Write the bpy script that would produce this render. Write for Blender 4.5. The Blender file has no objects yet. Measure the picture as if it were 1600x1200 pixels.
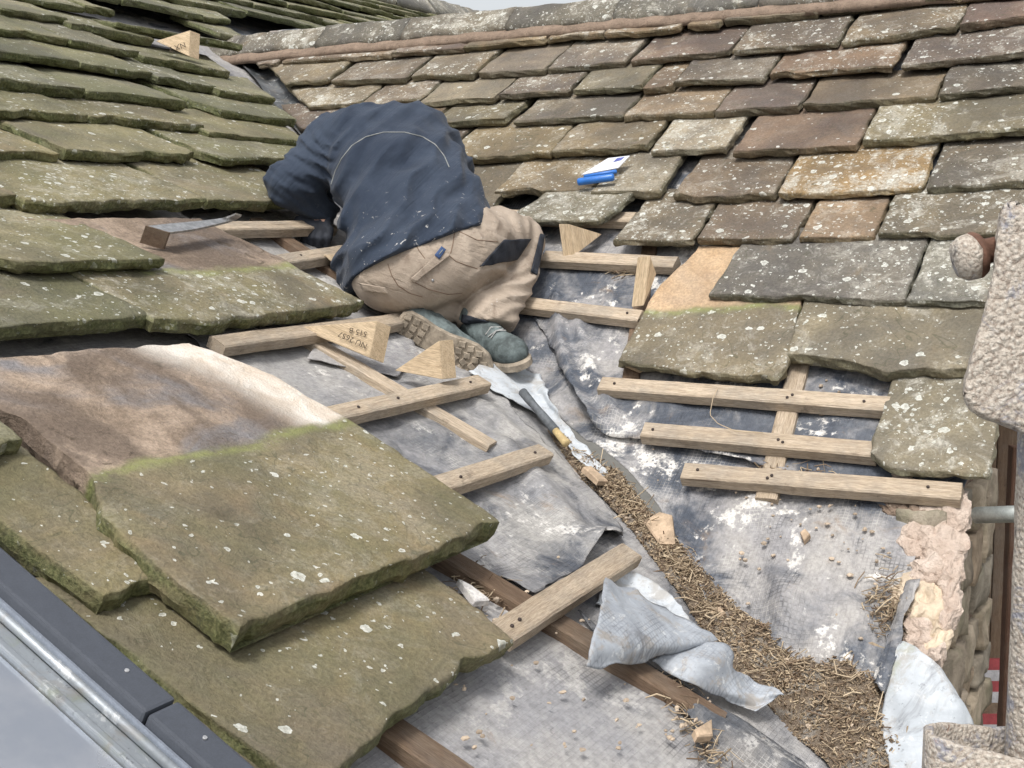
import bpy, bmesh, math, random
import numpy as np
from mathutils import Vector, Matrix
from mathutils.bvhtree import BVHTree

# ------------------------------------------------------------------ camera
FPX = 2008.4                                   # focal length in pixels of a 1600 px wide frame
YAW, PITCH, ROLL = math.radians(28.637), math.radians(7.04), math.radians(-0.48)
PL, PR = math.radians(27.587), math.radians(35.939)      # pitches of the two roofs
_F = np.array([math.cos(YAW), math.sin(YAW), 0.0]); _R = np.array([math.sin(YAW), -math.cos(YAW), 0.0]); _U = np.array([0, 0, 1.0])
CF = _F * math.cos(PITCH) - _U * math.sin(PITCH); _up = _F * math.sin(PITCH) + _U * math.cos(PITCH)
CR = _R * math.cos(ROLL) + _up * math.sin(ROLL); CU = -_R * math.sin(ROLL) + _up * math.cos(ROLL)
CAM = -(CF + CR * (790 - 800) / FPX - CU * (575 - 600) / FPX) * 3.6      # origin: a point on the valley line
S = bpy.context.scene
cam_d = bpy.data.cameras.new('camera'); cam = bpy.data.objects.new('camera', cam_d); S.collection.objects.link(cam)
cam_d.sensor_width = 36; cam_d.lens = FPX / 1600 * 36; cam_d.clip_start = 0.05; cam_d.clip_end = 2000
cam.matrix_world = Matrix(((CR[0], CU[0], -CF[0], CAM[0]), (CR[1], CU[1], -CF[1], CAM[1]), (CR[2], CU[2], -CF[2], CAM[2]), (0, 0, 0, 1)))
S.camera = cam
# ------------------------------------------------------------------ sky, sun, exposure
SUN_EL, SUN_AZ = math.radians(58), math.radians(190)     # direction the light comes from (from +X towards +Y)
W = bpy.data.worlds.new('World'); S.world = W; W.use_nodes = True
nt = W.node_tree; nt.nodes.clear()
wo = nt.nodes.new('ShaderNodeOutputWorld'); bg = nt.nodes.new('ShaderNodeBackground'); sky = nt.nodes.new('ShaderNodeTexSky')
hs = nt.nodes.new('ShaderNodeHueSaturation'); hs.inputs['Saturation'].default_value = 0.22
sky.sky_type = 'NISHITA'; sky.sun_disc = False; sky.sun_elevation = SUN_EL; sky.sun_rotation = math.pi / 2 - SUN_AZ
sky.dust_density = 4.0; sky.air_density = 1.2; sky.altitude = 150
bg.inputs['Strength'].default_value = 0.11
nt.links.new(sky.outputs[0], hs.inputs['Color']); nt.links.new(hs.outputs[0], bg.inputs['Color']); nt.links.new(bg.outputs[0], wo.inputs['Surface'])
sl = bpy.data.lights.new('sun', 'SUN'); sl.energy = 1.5; sl.angle = math.radians(14); sl.color = (1.0, 0.965, 0.91)
so = bpy.data.objects.new('sun', sl); S.collection.objects.link(so)
sd = Vector((math.cos(SUN_EL) * math.cos(SUN_AZ), math.cos(SUN_EL) * math.sin(SUN_AZ), math.sin(SUN_EL)))
so.rotation_euler = sd.to_track_quat('Z', 'Y').to_euler(); so.location = sd * 20
vs = S.view_settings; vs.view_transform = 'Standard'; vs.look = 'None'; vs.gamma = 1; vs.use_curve_mapping = False; vs.exposure = 0.76

# ------------------------------------------------------------------ frames and helpers
rng = random.Random(7)
COL = S.collection
FR = {'L': (np.array([1.0, 0, 0]), np.array([0, math.cos(PL), math.sin(PL)]), np.array([0, -math.sin(PL), math.cos(PL)])),
      'R': (np.array([0, -1.0, 0]), np.array([math.cos(PR), 0, math.sin(PR)]), np.array([-math.sin(PR), 0, math.cos(PR)]))}
_a, _b = math.tan(PL), math.tan(PR)
VDIR = np.array([_a, _b, _a * _b]); VDIR /= np.linalg.norm(VDIR)      # up the valley

def ray(x, y): return CF + CR * (x - 800) / FPX - CU * (y - 600) / FPX
def at(x, y, d): return CAM + ray(x, y) * d                           # a point seen at a distance
def on(side, x, y, h=0.0):
    n = FR[side][2]; d = ray(x, y); return CAM + d * ((h - n @ CAM) / (n @ d))
def UV(side, x, y, h=0.0):
    P = on(side, x, y, h); u, v, n = FR[side]; return np.array([P @ u, P @ v])
def W3(side, u, v, h=0.0):
    a, b, n = FR[side]
    u = np.asarray(u, float); v = np.asarray(v, float); h = np.asarray(h, float)
    return u[..., None] * a + v[..., None] * b + (h + 0 * u)[..., None] * n
def PX(P):
    Q = np.asarray(P) - CAM; d = Q @ CF
    return np.stack([800 + FPX * (Q @ CR) / d, 600 - FPX * (Q @ CU) / d], -1)

def hsh(ix, iy, iz, seed):
    h = (ix.astype(np.int64) * 374761393 + iy.astype(np.int64) * 668265263 + iz.astype(np.int64) * 2147483647 + seed * 144665) & 0xffffffff
    h = ((h ^ (h >> 13)) * 1274126177) & 0xffffffff
    h = ((h ^ (h >> 16)) * 2246822519) & 0xffffffff
    return ((h ^ (h >> 15)) & 0xffffff) / float(0xffffff)
def vnoise(P, seed=0):
    P = np.asarray(P, float); i = np.floor(P); f = P - i; f = f * f * (3 - 2 * f); i = i.astype(np.int64)
    x, y, z = i[..., 0], i[..., 1], i[..., 2]; fx, fy, fz = f[..., 0], f[..., 1], f[..., 2]
    r = 0
    for dx in (0, 1):
        for dy in (0, 1):
            for dz in (0, 1):
                r = r + hsh(x + dx, y + dy, z + dz, seed) * (fx if dx else 1 - fx) * (fy if dy else 1 - fy) * (fz if dz else 1 - fz)
    return r * 2 - 1
def fbm(P, o=3, seed=0):
    P = np.asarray(P, float); r = 0; a = 1.0
    for k in range(o):
        r = r + a * vnoise(P * (2.03 ** k) + k * 7.3, seed + k); a *= 0.5
    return r
def n2(u, v, f, seed=0, o=1):
    P = np.stack([np.asarray(u, float) * f, np.asarray(v, float) * f, np.zeros_like(np.asarray(u, float)) + seed * 1.37], -1)
    return fbm(P, o, seed)
def sstep(a, b, x):
    t = np.clip((x - a) / (b - a), 0, 1); return t * t * (3 - 2 * t)

def world_loc(o):
    l = np.array(o.location)
    return l if o.parent is None else l + world_loc(o.parent)
def mesh_obj(name, verts, faces, mats, parent=None, smooth=True, attrs=None, fsmooth=None, fmat=None):
    me = bpy.data.meshes.new(name)
    verts = np.asarray(verts, float)
    org = verts.mean(0)
    me.from_pydata((verts - org).tolist(), [], faces)
    for m in (mats if isinstance(mats, (list, tuple)) else [mats]): me.materials.append(m)
    if fsmooth is not None: me.polygons.foreach_set('use_smooth', np.asarray(fsmooth, bool))
    else: me.polygons.foreach_set('use_smooth', np.full(len(me.polygons), smooth, bool))
    if fmat is not None: me.polygons.foreach_set('material_index', np.asarray(fmat, np.int32))
    for k, a in (attrs or {}).items():
        at_ = me.attributes.new(k, 'FLOAT', 'POINT'); at_.data.foreach_set('value', np.asarray(a, np.float32))
    me.update()
    o = bpy.data.objects.new(name, me); COL.objects.link(o)
    o.location = org if parent is None else org - world_loc(parent)
    if parent is not None: o.parent = parent
    return o
def empty(name, loc=(0, 0, 0)):
    o = bpy.data.objects.new(name, None); o.empty_display_size = .1; o.location = loc; COL.objects.link(o); return o
def tag(o, label=None, cat=None, group=None, kind=None):
    if label: o['label'] = label
    if cat: o['category'] = cat
    if group: o['group'] = group
    if kind: o['kind'] = kind
    return o

# ------------------------------------------------------------------ materials
class NT:
    def __init__(s, name):
        s.m = bpy.data.materials.new(name); s.m.use_nodes = True; s.t = s.m.node_tree; s.t.nodes.clear()
        s.out = s.N('ShaderNodeOutputMaterial'); s.b = s.N('ShaderNodeBsdfPrincipled'); s.L(s.b.outputs[0], s.out.inputs[0])
    def N(s, k): return s.t.nodes.new(k)
    def L(s, a, b): s.t.links.new(a, b)
    def put(s, sock, v):
        if isinstance(v, bpy.types.NodeSocket): s.L(v, sock)
        elif v is not None:
            sock.default_value = (*v, 1) if isinstance(v, (tuple, list)) and len(v) == 3 and sock.type == 'RGBA' else v
    def pos(s, rand=0.0, scale=(1, 1, 1), axes=None):
        g = s.N('ShaderNodeNewGeometry').outputs['Position']
        if rand:
            oi = s.N('ShaderNodeObjectInfo').outputs['Random']
            vm = s.N('ShaderNodeVectorMath'); vm.operation = 'MULTIPLY_ADD'
            cx = s.N('ShaderNodeCombineXYZ'); [s.L(oi, cx.inputs[i]) for i in range(3)]
            s.L(cx.outputs[0], vm.inputs[0]); vm.inputs[1].default_value = (rand, rand * 1.7, rand * .6); s.L(g, vm.inputs[2]); g = vm.outputs[0]
        if axes is not None or scale != (1, 1, 1):
            mp = s.N('ShaderNodeMapping'); s.L(g, mp.inputs[0])
            if axes is not None: mp.inputs['Rotation'].default_value = axes
            mp.inputs['Scale'].default_value = scale; g = mp.outputs[0]
        return g
    def noise(s, vec, scale, detail=4, rough=.55, dist=0.0):
        n = s.N('ShaderNodeTexNoise'); s.L(vec, n.inputs['Vector']); n.inputs['Scale'].default_value = scale
        n.inputs['Detail'].default_value = detail; n.inputs['Roughness'].default_value = rough; n.inputs['Distortion'].default_value = dist
        return n.outputs['Fac']
    def voro(s, vec, scale, feat='F1', rnd=1.0):
        n = s.N('ShaderNodeTexVoronoi'); n.feature = feat; s.L(vec, n.inputs['Vector']); n.inputs['Scale'].default_value = scale; n.inputs['Randomness'].default_value = rnd
        return n
    def ramp(s, fac, a, b, va=0.0, vb=1.0):
        n = s.N('ShaderNodeMapRange'); n.interpolation_type = 'SMOOTHSTEP'
        s.put(n.inputs['Value'], fac); s.put(n.inputs['From Min'], a); s.put(n.inputs['From Max'], b); s.put(n.inputs['To Min'], va); s.put(n.inputs['To Max'], vb)
        return n.outputs[0]
    def math(s, op, a, b=None, c=None, clamp=False):
        n = s.N('ShaderNodeMath'); n.operation = op; n.use_clamp = clamp
        s.put(n.inputs[0], a)
        if b is not None: s.put(n.inputs[1], b)
        if c is not None: s.put(n.inputs[2], c)
        return n.outputs[0]
    def mix(s, f, a, b, mode='MIX'):
        n = s.N('ShaderNodeMix'); n.data_type = 'RGBA'; n.blend_type = mode; n.clamp_factor = True
        s.put(n.inputs[0], f); s.put(n.inputs[6], a); s.put(n.inputs[7], b); return n.outputs[2]
    def attr(s, name):
        n = s.N('ShaderNodeAttribute'); n.attribute_name = name; return n.outputs['Fac']
    def bump(s, h, strength=.5, dist=.004, prev=None):
        n = s.N('ShaderNodeBump'); n.inputs['Strength'].default_value = strength; n.inputs['Distance'].default_value = dist
        s.L(h, n.inputs['Height'])
        if prev is not None: s.L(prev, n.inputs['Normal'])
        return n.outputs[0]
    def fin(s, col, rough=.85, spec=.3, normal=None, metal=0.0, **kw):
        s.put(s.b.inputs['Base Color'], col); s.put(s.b.inputs['Roughness'], rough); s.put(s.b.inputs['Metallic'], metal)
        s.put(s.b.inputs['Specular IOR Level'], spec)
        if normal is not None: s.L(normal, s.b.inputs['Normal'])
        for k, v in kw.items(): s.put(s.b.inputs[k.replace('_', ' ')], v)
        return s.m

def stone_mat(name, green, edge_green, spot_amt, crust_amt, yellow, gloss=.8, spot_scale=26, speck_scale=80, clean=None):
    s = NT(name); p = s.pos(23.0)
    oi = s.N('ShaderNodeObjectInfo'); base = oi.outputs['Color']; amt = oi.outputs['Alpha']
    ed = s.attr('ed'); hd = s.attr('hd') if clean else 0.0
    big = s.noise(p, 3.2, 4, .6, .4); mid = s.noise(p, 11, 5, .64, .6); fine = s.noise(p, 130, 4, .7)
    dk = s.mix(1.0, base, (.6, .58, .6), 'MULTIPLY'); lt = s.mix(1.0, base, (1.34, 1.26, 1.14), 'MULTIPLY')
    c = s.mix(s.ramp(big, .3, .7), dk, lt)
    c = s.mix(s.ramp(mid, .35, .75, 0, .6), c, s.mix(.5, base, (.09, .09, .095)))
    rust = s.ramp(s.noise(p, 4.3, 3, .6, 1.2), .56, .75, 0, .38)                     # iron staining with its own shape
    c = s.mix(rust, c, (.27, .19, .105))
    gn = s.noise(p, 2.6, 4, .68, .5)                                                # algae and moss
    c = s.mix(s.math('MULTIPLY', s.ramp(gn, .3, .72), green), c, (.145, .15, .055))
    eg = s.math('MULTIPLY', s.math('MULTIPLY', ed, s.ramp(mid, .25, .6, .3, 1.0)), edge_green)
    c = s.mix(eg, c, s.mix(s.ramp(fine, .3, .7), (.06, .075, .022), (.15, .16, .065)))
    c = s.mix(1.0, c, s.mix(s.ramp(fine, .3, .7), (.8, .8, .8), (1.18, 1.18, 1.18)), 'MULTIPLY')
    crk = s.ramp(s.math('ABSOLUTE', s.math('SUBTRACT', gn, .47)), .0, .005, .55, 0.0); c = s.mix(crk, c, (.07, .07, .04))
    wob = s.N('ShaderNodeVectorMath'); wob.operation = 'MULTIPLY_ADD'
    nz = s.N('ShaderNodeTexNoise'); nz.inputs['Scale'].default_value = 70; nz.inputs['Detail'].default_value = 2; s.L(p, nz.inputs['Vector'])
    s.L(nz.outputs['Color'], wob.inputs[0]); wob.inputs[1].default_value = (.018, .018, .018); s.L(p, wob.inputs[2]); pw = wob.outputs[0]
    free = s.math('SUBTRACT', 1.0, s.math('MULTIPLY', ed, .75))
    if clean: free = s.math('MULTIPLY', free, s.math('SUBTRACT', 1.0, hd))
    cr = s.noise(p, 16, 6, .76, .8)                                                 # lichen crust
    crust = s.math('MULTIPLY', s.math('MULTIPLY', s.ramp(s.math('ADD', cr, s.math('MULTIPLY', big, .55)), .77, .93), s.math('MULTIPLY', amt, crust_amt)), free)
    c = s.mix(crust, c, s.mix(s.ramp(fine, .3, .7), (.3, .285, .245), (.62, .6, .53)))
    clus = s.ramp(s.math('ADD', s.math('MULTIPLY', gn, .5), s.math('MULTIPLY', big, .5)), .36, .6)
    def spots(scale, r0, r1, keep, seed_off):
        off = s.N('ShaderNodeVectorMath'); off.operation = 'ADD'; s.L(pw, off.inputs[0]); off.inputs[1].default_value = (seed_off, seed_off * .7, -seed_off)
        v = s.voro(off.outputs[0], scale); sep = s.N('ShaderNodeSeparateColor'); s.L(v.outputs['Color'], sep.inputs[0])
        rad = s.math('MULTIPLY_ADD', s.math('POWER', sep.outputs[0], 2.5), r1 - r0, r0)
        inside = s.math('LESS_THAN', v.outputs['Distance'], rad)
        ring = s.ramp(s.math('DIVIDE', v.outputs['Distance'], rad), .1, .95, .5, 1.0)
        lim = s.math('MULTIPLY', s.math('MULTIPLY', clus, amt), keep)
        kept = s.math('LESS_THAN', sep.outputs[1], lim)
        return s.math('MULTIPLY', s.math('MULTIPLY', s.math('MULTIPLY', inside, kept), ring), free)
    s1 = spots(spot_scale, .08, .42, spot_amt, 1.3); s2 = spots(speck_scale, .12, .42, spot_amt * 1.25, 4.1)
    lich = s.mix(s.ramp(fine, .3, .7), (.42, .43, .38), (.76, .76, .71))
    c = s.mix(s.math('MULTIPLY', s1, .88), c, lich); c = s.mix(s.math('MULTIPLY', s2, .85), c, lich)
    yl = s.math('MULTIPLY', s.math('MULTIPLY', s.ramp(s.math('SUBTRACT', cr, s.math('MULTIPLY', gn, .35)), .5, .58), yellow), free)
    c = s.mix(yl, c, (.33, .27, .05))
    if clean:   # the head that the course above kept clean, with mud dried on it
        c0, c1_, mud = clean
        hb = s.noise(p, 5.5, 6, .65, 1.0); hc = s.mix(s.ramp(hb, .36, .62), c0, c1_)
        pp = s.pos()
        hc = s.mix(s.ramp(s.noise(pp, 3.4, 4, .6, .5), .47, .62, 0, .8 * mud), hc, (.2, .205, .225))
        hc = s.mix(s.ramp(s.noise(pp, 2.2, 5, .65, .8), .42, .56, 0, .85 * mud), hc, (.14, .105, .08))
        hc = s.mix(s.ramp(s.noise(p, 21, 6, .7, .6), .58, .7, 0, .85 * mud), hc, (.09, .066, .045))
        hc = s.mix(1.0, hc, s.mix(s.ramp(fine, .3, .7), (.78, .78, .78), (1.18, 1.18, 1.18)), 'MULTIPLY')
        hc = s.mix(s.math('MULTIPLY', s.attr('cm'), s.ramp(hb, .25, .5, .6, 1.0)), hc, s.mix(s.ramp(mid, .3, .7), (.6, .5, .4), (.76, .71, .64)))
        c = s.mix(hd, c, hc)
        gl = s.attr('gl'); c = s.mix(s.math('MULTIPLY', gl, s.ramp(s.noise(p, 25, 5, .7), .3, .6, .0, .75)), c, (.26, .28, .1))
    n = s.bump(s.math('ADD', s.math('MULTIPLY', mid, .9), s.math('MULTIPLY', fine, .4)), .9, .011)
    return s.fin(c, s.ramp(big, .3, .7, gloss - .12, gloss + .1), .35, n)

def wood_mat(name, a, b, stain=.3, axis_side='L', grey=.3):
    s = NT(name); p = s.pos(9.0, (1, 1, 1))
    tc = s.N('ShaderNodeTexCoord').outputs['Object']
    mp = s.N('ShaderNodeMapping'); s.L(tc, mp.inputs[0]); mp.inputs['Scale'].default_value = (3, 46, 46)
    oi = s.N('ShaderNodeObjectInfo').outputs['Random']; cx = s.N('ShaderNodeCombineXYZ'); s.L(s.math('MULTIPLY', oi, 31), cx.inputs[0]); s.L(s.math('MULTIPLY', oi, 17), cx.inputs[1]); s.L(cx.outputs[0], mp.inputs['Location'])
    g = s.noise(mp.outputs[0], 1.2, 6, .65, 1.2); g2 = s.noise(mp.outputs[0], 5, 4, .6, .3)
    c = s.mix(s.ramp(g, .3, .7), a, b)
    c = s.mix(s.ramp(g2, .45, .75, 0, .35), c, (.12, .08, .05))
    c = s.mix(s.ramp(s.noise(p, 7, 5, .65), .42, .7, 0, grey), c, (.27, .25, .22))
    c = s.mix(s.ramp(s.noise(p, 16, 6, .7), .58, .72, 0, stain), c, (.07, .052, .04))
    g3 = s.noise(mp.outputs[0], 17, 3, .65); c = s.mix(1.0, c, s.mix(s.ramp(g3, .3, .7), (.72, .7, .68), (1.2, 1.2, 1.2)), 'MULTIPLY')
    c = s.mix(s.ramp(s.noise(p, 3.1, 5, .7, .8), .54, .7, 0, .35), c, (.2, .165, .13))
    kn = s.voro(mp.outputs[0], .55); c = s.mix(s.ramp(kn.outputs['Distance'], .1, .05, 0, .6), c, (.12, .07, .035))
    c = s.mix(s.ramp(oi, 0, 1, 0, .3), c, s.mix(1.0, c, (.6, .57, .55), 'MULTIPLY'))
    n = s.bump(s.math('ADD', g, s.math('ADD', g2, g3)), .7, .003)
    return s.fin(c, .78, .25, n)

def felt_mat(name, dark, dust, dust_lo, dust_hi, white, grid=1.0, rough=.72):
    s = NT(name); p = s.pos()
    big = s.noise(p, 2.1, 6, .62, .6); mid = s.noise(p, 8, 7, .68, .8); fine = s.noise(p, 70, 5, .7); dots = s.noise(p, 230, 2, .6)
    a = s.attr('gu'); b = s.attr('gv')
    def cell(x, k): return s.math('ABSOLUTE', s.math('SUBTRACT', s.math('FRACT', s.math('MULTIPLY', x, k)), .5))
    g = s.math('MAXIMUM', s.ramp(cell(a, 105.0), .34, .46), s.ramp(cell(b, 105.0), .34, .46))       # woven scrim, about 12 mm
    base = s.mix(s.ramp(mid, .3, .7), dark, s.mix(.5, dark, (.2, .21, .23)))
    dmask = s.ramp(s.math('ADD', s.math('MULTIPLY', big, .65), s.math('MULTIPLY', mid, .4)), dust_lo, dust_hi)
    dcol = s.mix(s.ramp(s.noise(p, 4.6, 4, .6), .35, .65), dust, s.mix(1.0, dust, (.78, .8, .86), 'MULTIPLY'))
    c = s.mix(dmask, base, dcol)
    gm = s.ramp(s.noise(p, 5.0, 5, .65, .5), .48, .62)
    c = s.mix(s.math('MULTIPLY', s.math('MULTIPLY', g, gm), grid * .6), c, s.mix(s.ramp(mid, .4, .6), (.03, .033, .04), (.55, .53, .5)))
    # lime and mortar splashes
    wm = s.ramp(s.math('ADD', s.math('MULTIPLY', s.noise(p, 3.7, 5, .62, 1.0), .7), s.math('MULTIPLY', s.noise(p, 26, 6, .75), .42)), .625, .675)
    hole = s.ramp(s.voro(p, 95).outputs['Distance'], .2, .34)
    wm = s.math('MULTIPLY', s.math('MULTIPLY', wm, s.math('MAXIMUM', hole, s.ramp(s.noise(p, 9, 3), .4, .6))), white)
    c = s.mix(wm, c, s.mix(fine, (.55, .52, .48), (.78, .76, .73)))
    # earth stains
    c = s.mix(s.ramp(s.noise(p, 6.5, 7, .7, .7), .58, .74, 0, .65), c, (.25, .18, .12))
    sp = s.ramp(s.noise(p, 48, 6, .78), .61, .68, 0, .5); c = s.mix(sp, c, (.05, .05, .055))
    c = s.mix(1.0, c, s.mix(s.ramp(fine, .3, .7), (.8, .8, .8), (1.16, 1.16, 1.16)), 'MULTIPLY')
    h = s.math('ADD', s.math('MULTIPLY', g, .25), s.math('ADD', mid, s.math('MULTIPLY', fine, .3)))
    n = s.bump(h, .6, .006)
    return s.fin(c, s.ramp(mid, .3, .7, rough - .12, rough + .12), .4, n)

def lead_mat(name, a, b, dirt=.5, metal=.1, r0=.5, grid=False):
    s = NT(name); p = s.pos()
    m = s.noise(p, 9, 7, .68, .6); f = s.noise(p, 75, 5, .7); c = s.mix(s.ramp(m, .32, .68), a, b)
    c = s.mix(s.ramp(s.noise(p, 17, 7, .72, .6), .5, .64, 0, dirt), c, (.3, .25, .19)); c = s.mix(s.ramp(s.noise(p, 31, 6, .75, .4), .57, .66, 0, .7), c, (.62, .63, .63)); c = s.mix(s.ramp(s.noise(p, 5, 6, .7, 1.0), .55, .68, 0, .6), c, (.12, .12, .13))
    c = s.mix(s.ramp(s.noise(p, 7, 5, .65), .58, .7, 0, .35), c, (.24, .27, .11))
    c = s.mix(s.ramp(f, .6, .7, 0, .6), c, (.1, .1, .11))
    if grid:
        ce = lambda x, k: s.math('ABSOLUTE', s.math('SUBTRACT', s.math('FRACT', s.math('MULTIPLY', x, k)), .5))
        g = s.math('MAXIMUM', s.ramp(ce(s.attr('gu'), 110.0), .3, .46), s.ramp(ce(s.attr('gv'), 110.0), .3, .46))
        c = s.mix(s.math('MULTIPLY', g, s.ramp(s.noise(p, 12, 4, .65), .4, .6, 0, .5)), c, (.13, .135, .15))
    n = s.bump(s.math('ADD', m, s.math('MULTIPLY', f, .3)), .5, .004)
    return s.fin(c, s.ramp(m, .3, .7, r0, r0 + .25), .45, n, metal)

def plain_mat(name, col, rough=.6, spec=.4, var=.2, scale=30, bump=.2, metal=0.0, dist=.002):
    s = NT(name); p = s.pos(); a = s.noise(p, scale, 5, .62, .3); b = s.noise(p, scale * 7, 3, .6)
    c = s.mix(s.ramp(a, .3, .7), tuple(x * (1 - var) for x in col), tuple(min(1, x * (1 + var)) for x in col))
    c = s.mix(1.0, c, s.mix(s.ramp(b, .3, .7), (.9, .9, .9), (1.08, 1.08, 1.08)), 'MULTIPLY')
    return s.fin(c, rough, spec, s.bump(s.math('ADD', a, s.math('MULTIPLY', b, .4)), bump, dist), metal)

M = {}
LARG = dict(green=.42, edge_green=.85, spot_amt=.65, crust_amt=.35, yellow=.1, spot_scale=36, speck_scale=85)
RARG = dict(green=.05, edge_green=.28, spot_amt=1.05, crust_amt=.68, yellow=.45, spot_scale=34, speck_scale=95)
M['stone_L'] = stone_mat('mossy_sandstone', **LARG); M['stone_R'] = stone_mat('lichened_sandstone', **RARG)
M['stone_LH'] = stone_mat('mossy_sandstone_with_clean_head', clean=((.4, .31, .235), (.22, .165, .12), 1.0), **LARG)
M['stone_RH'] = stone_mat('lichened_sandstone_with_clean_head', clean=((.6, .43, .27), (.5, .34, .2), .25), **RARG)
M['batten'] = wood_mat('sawn_batten', (.6, .5, .385), (.46, .37, .27), .45, grey=.55)
M['rafter'] = wood_mat('old_rafter', (.22, .155, .105), (.15, .1, .068), .5)
M['wedge'] = wood_mat('fresh_softwood', (.68, .54, .37), (.56, .43, .28), .15, grey=.1)
M['felt'] = felt_mat('dusty_underfelt', (.07, .078, .096), (.385, .37, .35), .38, .56, .7, 1.0, .6)
M['felt_base'] = felt_mat('lower_underfelt', (.085, .092, .108), (.385, .37, .355), .36, .53, .4, .6, .62)
M['felt_dark'] = felt_mat('dark_underfelt', (.065, .072, .085), (.25, .235, .22), .46, .68, .4, .9)
M['felt_white'] = felt_mat('limed_underfelt', (.065, .076, .098), (.385, .365, .345), .47, .61, 1.0, .85, .6)
M['lead'] = lead_mat('weathered_lead', (.42, .45, .49), (.27, .29, .32), .6, .05, .55, True)
M['lead_white'] = lead_mat('pale_lead', (.56, .59, .62), (.4, .43, .46), .5, .0)
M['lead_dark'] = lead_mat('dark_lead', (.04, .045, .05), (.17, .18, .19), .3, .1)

def inside(P, poly):
    x, y = P[:, 0], P[:, 1]; r = np.zeros(len(P), bool); n = len(poly); j = n - 1
    for i in range(n):
        xi, yi = poly[i]; xj, yj = poly[j]
        c = ((yi > y) != (yj > y)) & (x < (xj - xi) * (y - yi) / (yj - yi + 1e-12) + xi); r ^= c; j = i
    return r
def near_line(P, line, closed=False):
    best = np.full(len(P), 1e9); q = np.zeros_like(P); tt = np.zeros(len(P))
    n = len(line)
    for i in range(n if closed else n - 1):
        a = line[i]; b = line[(i + 1) % n]; d = b - a; t = np.clip(((P - a) @ d) / (d @ d + 1e-12), 0, 1); c = a + t[:, None] * d
        dd = np.linalg.norm(P - c, axis=1); m = dd < best; best[m] = dd[m]; q[m] = c[m]; tt[m] = i + t[m]
    return best, q, tt

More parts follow.
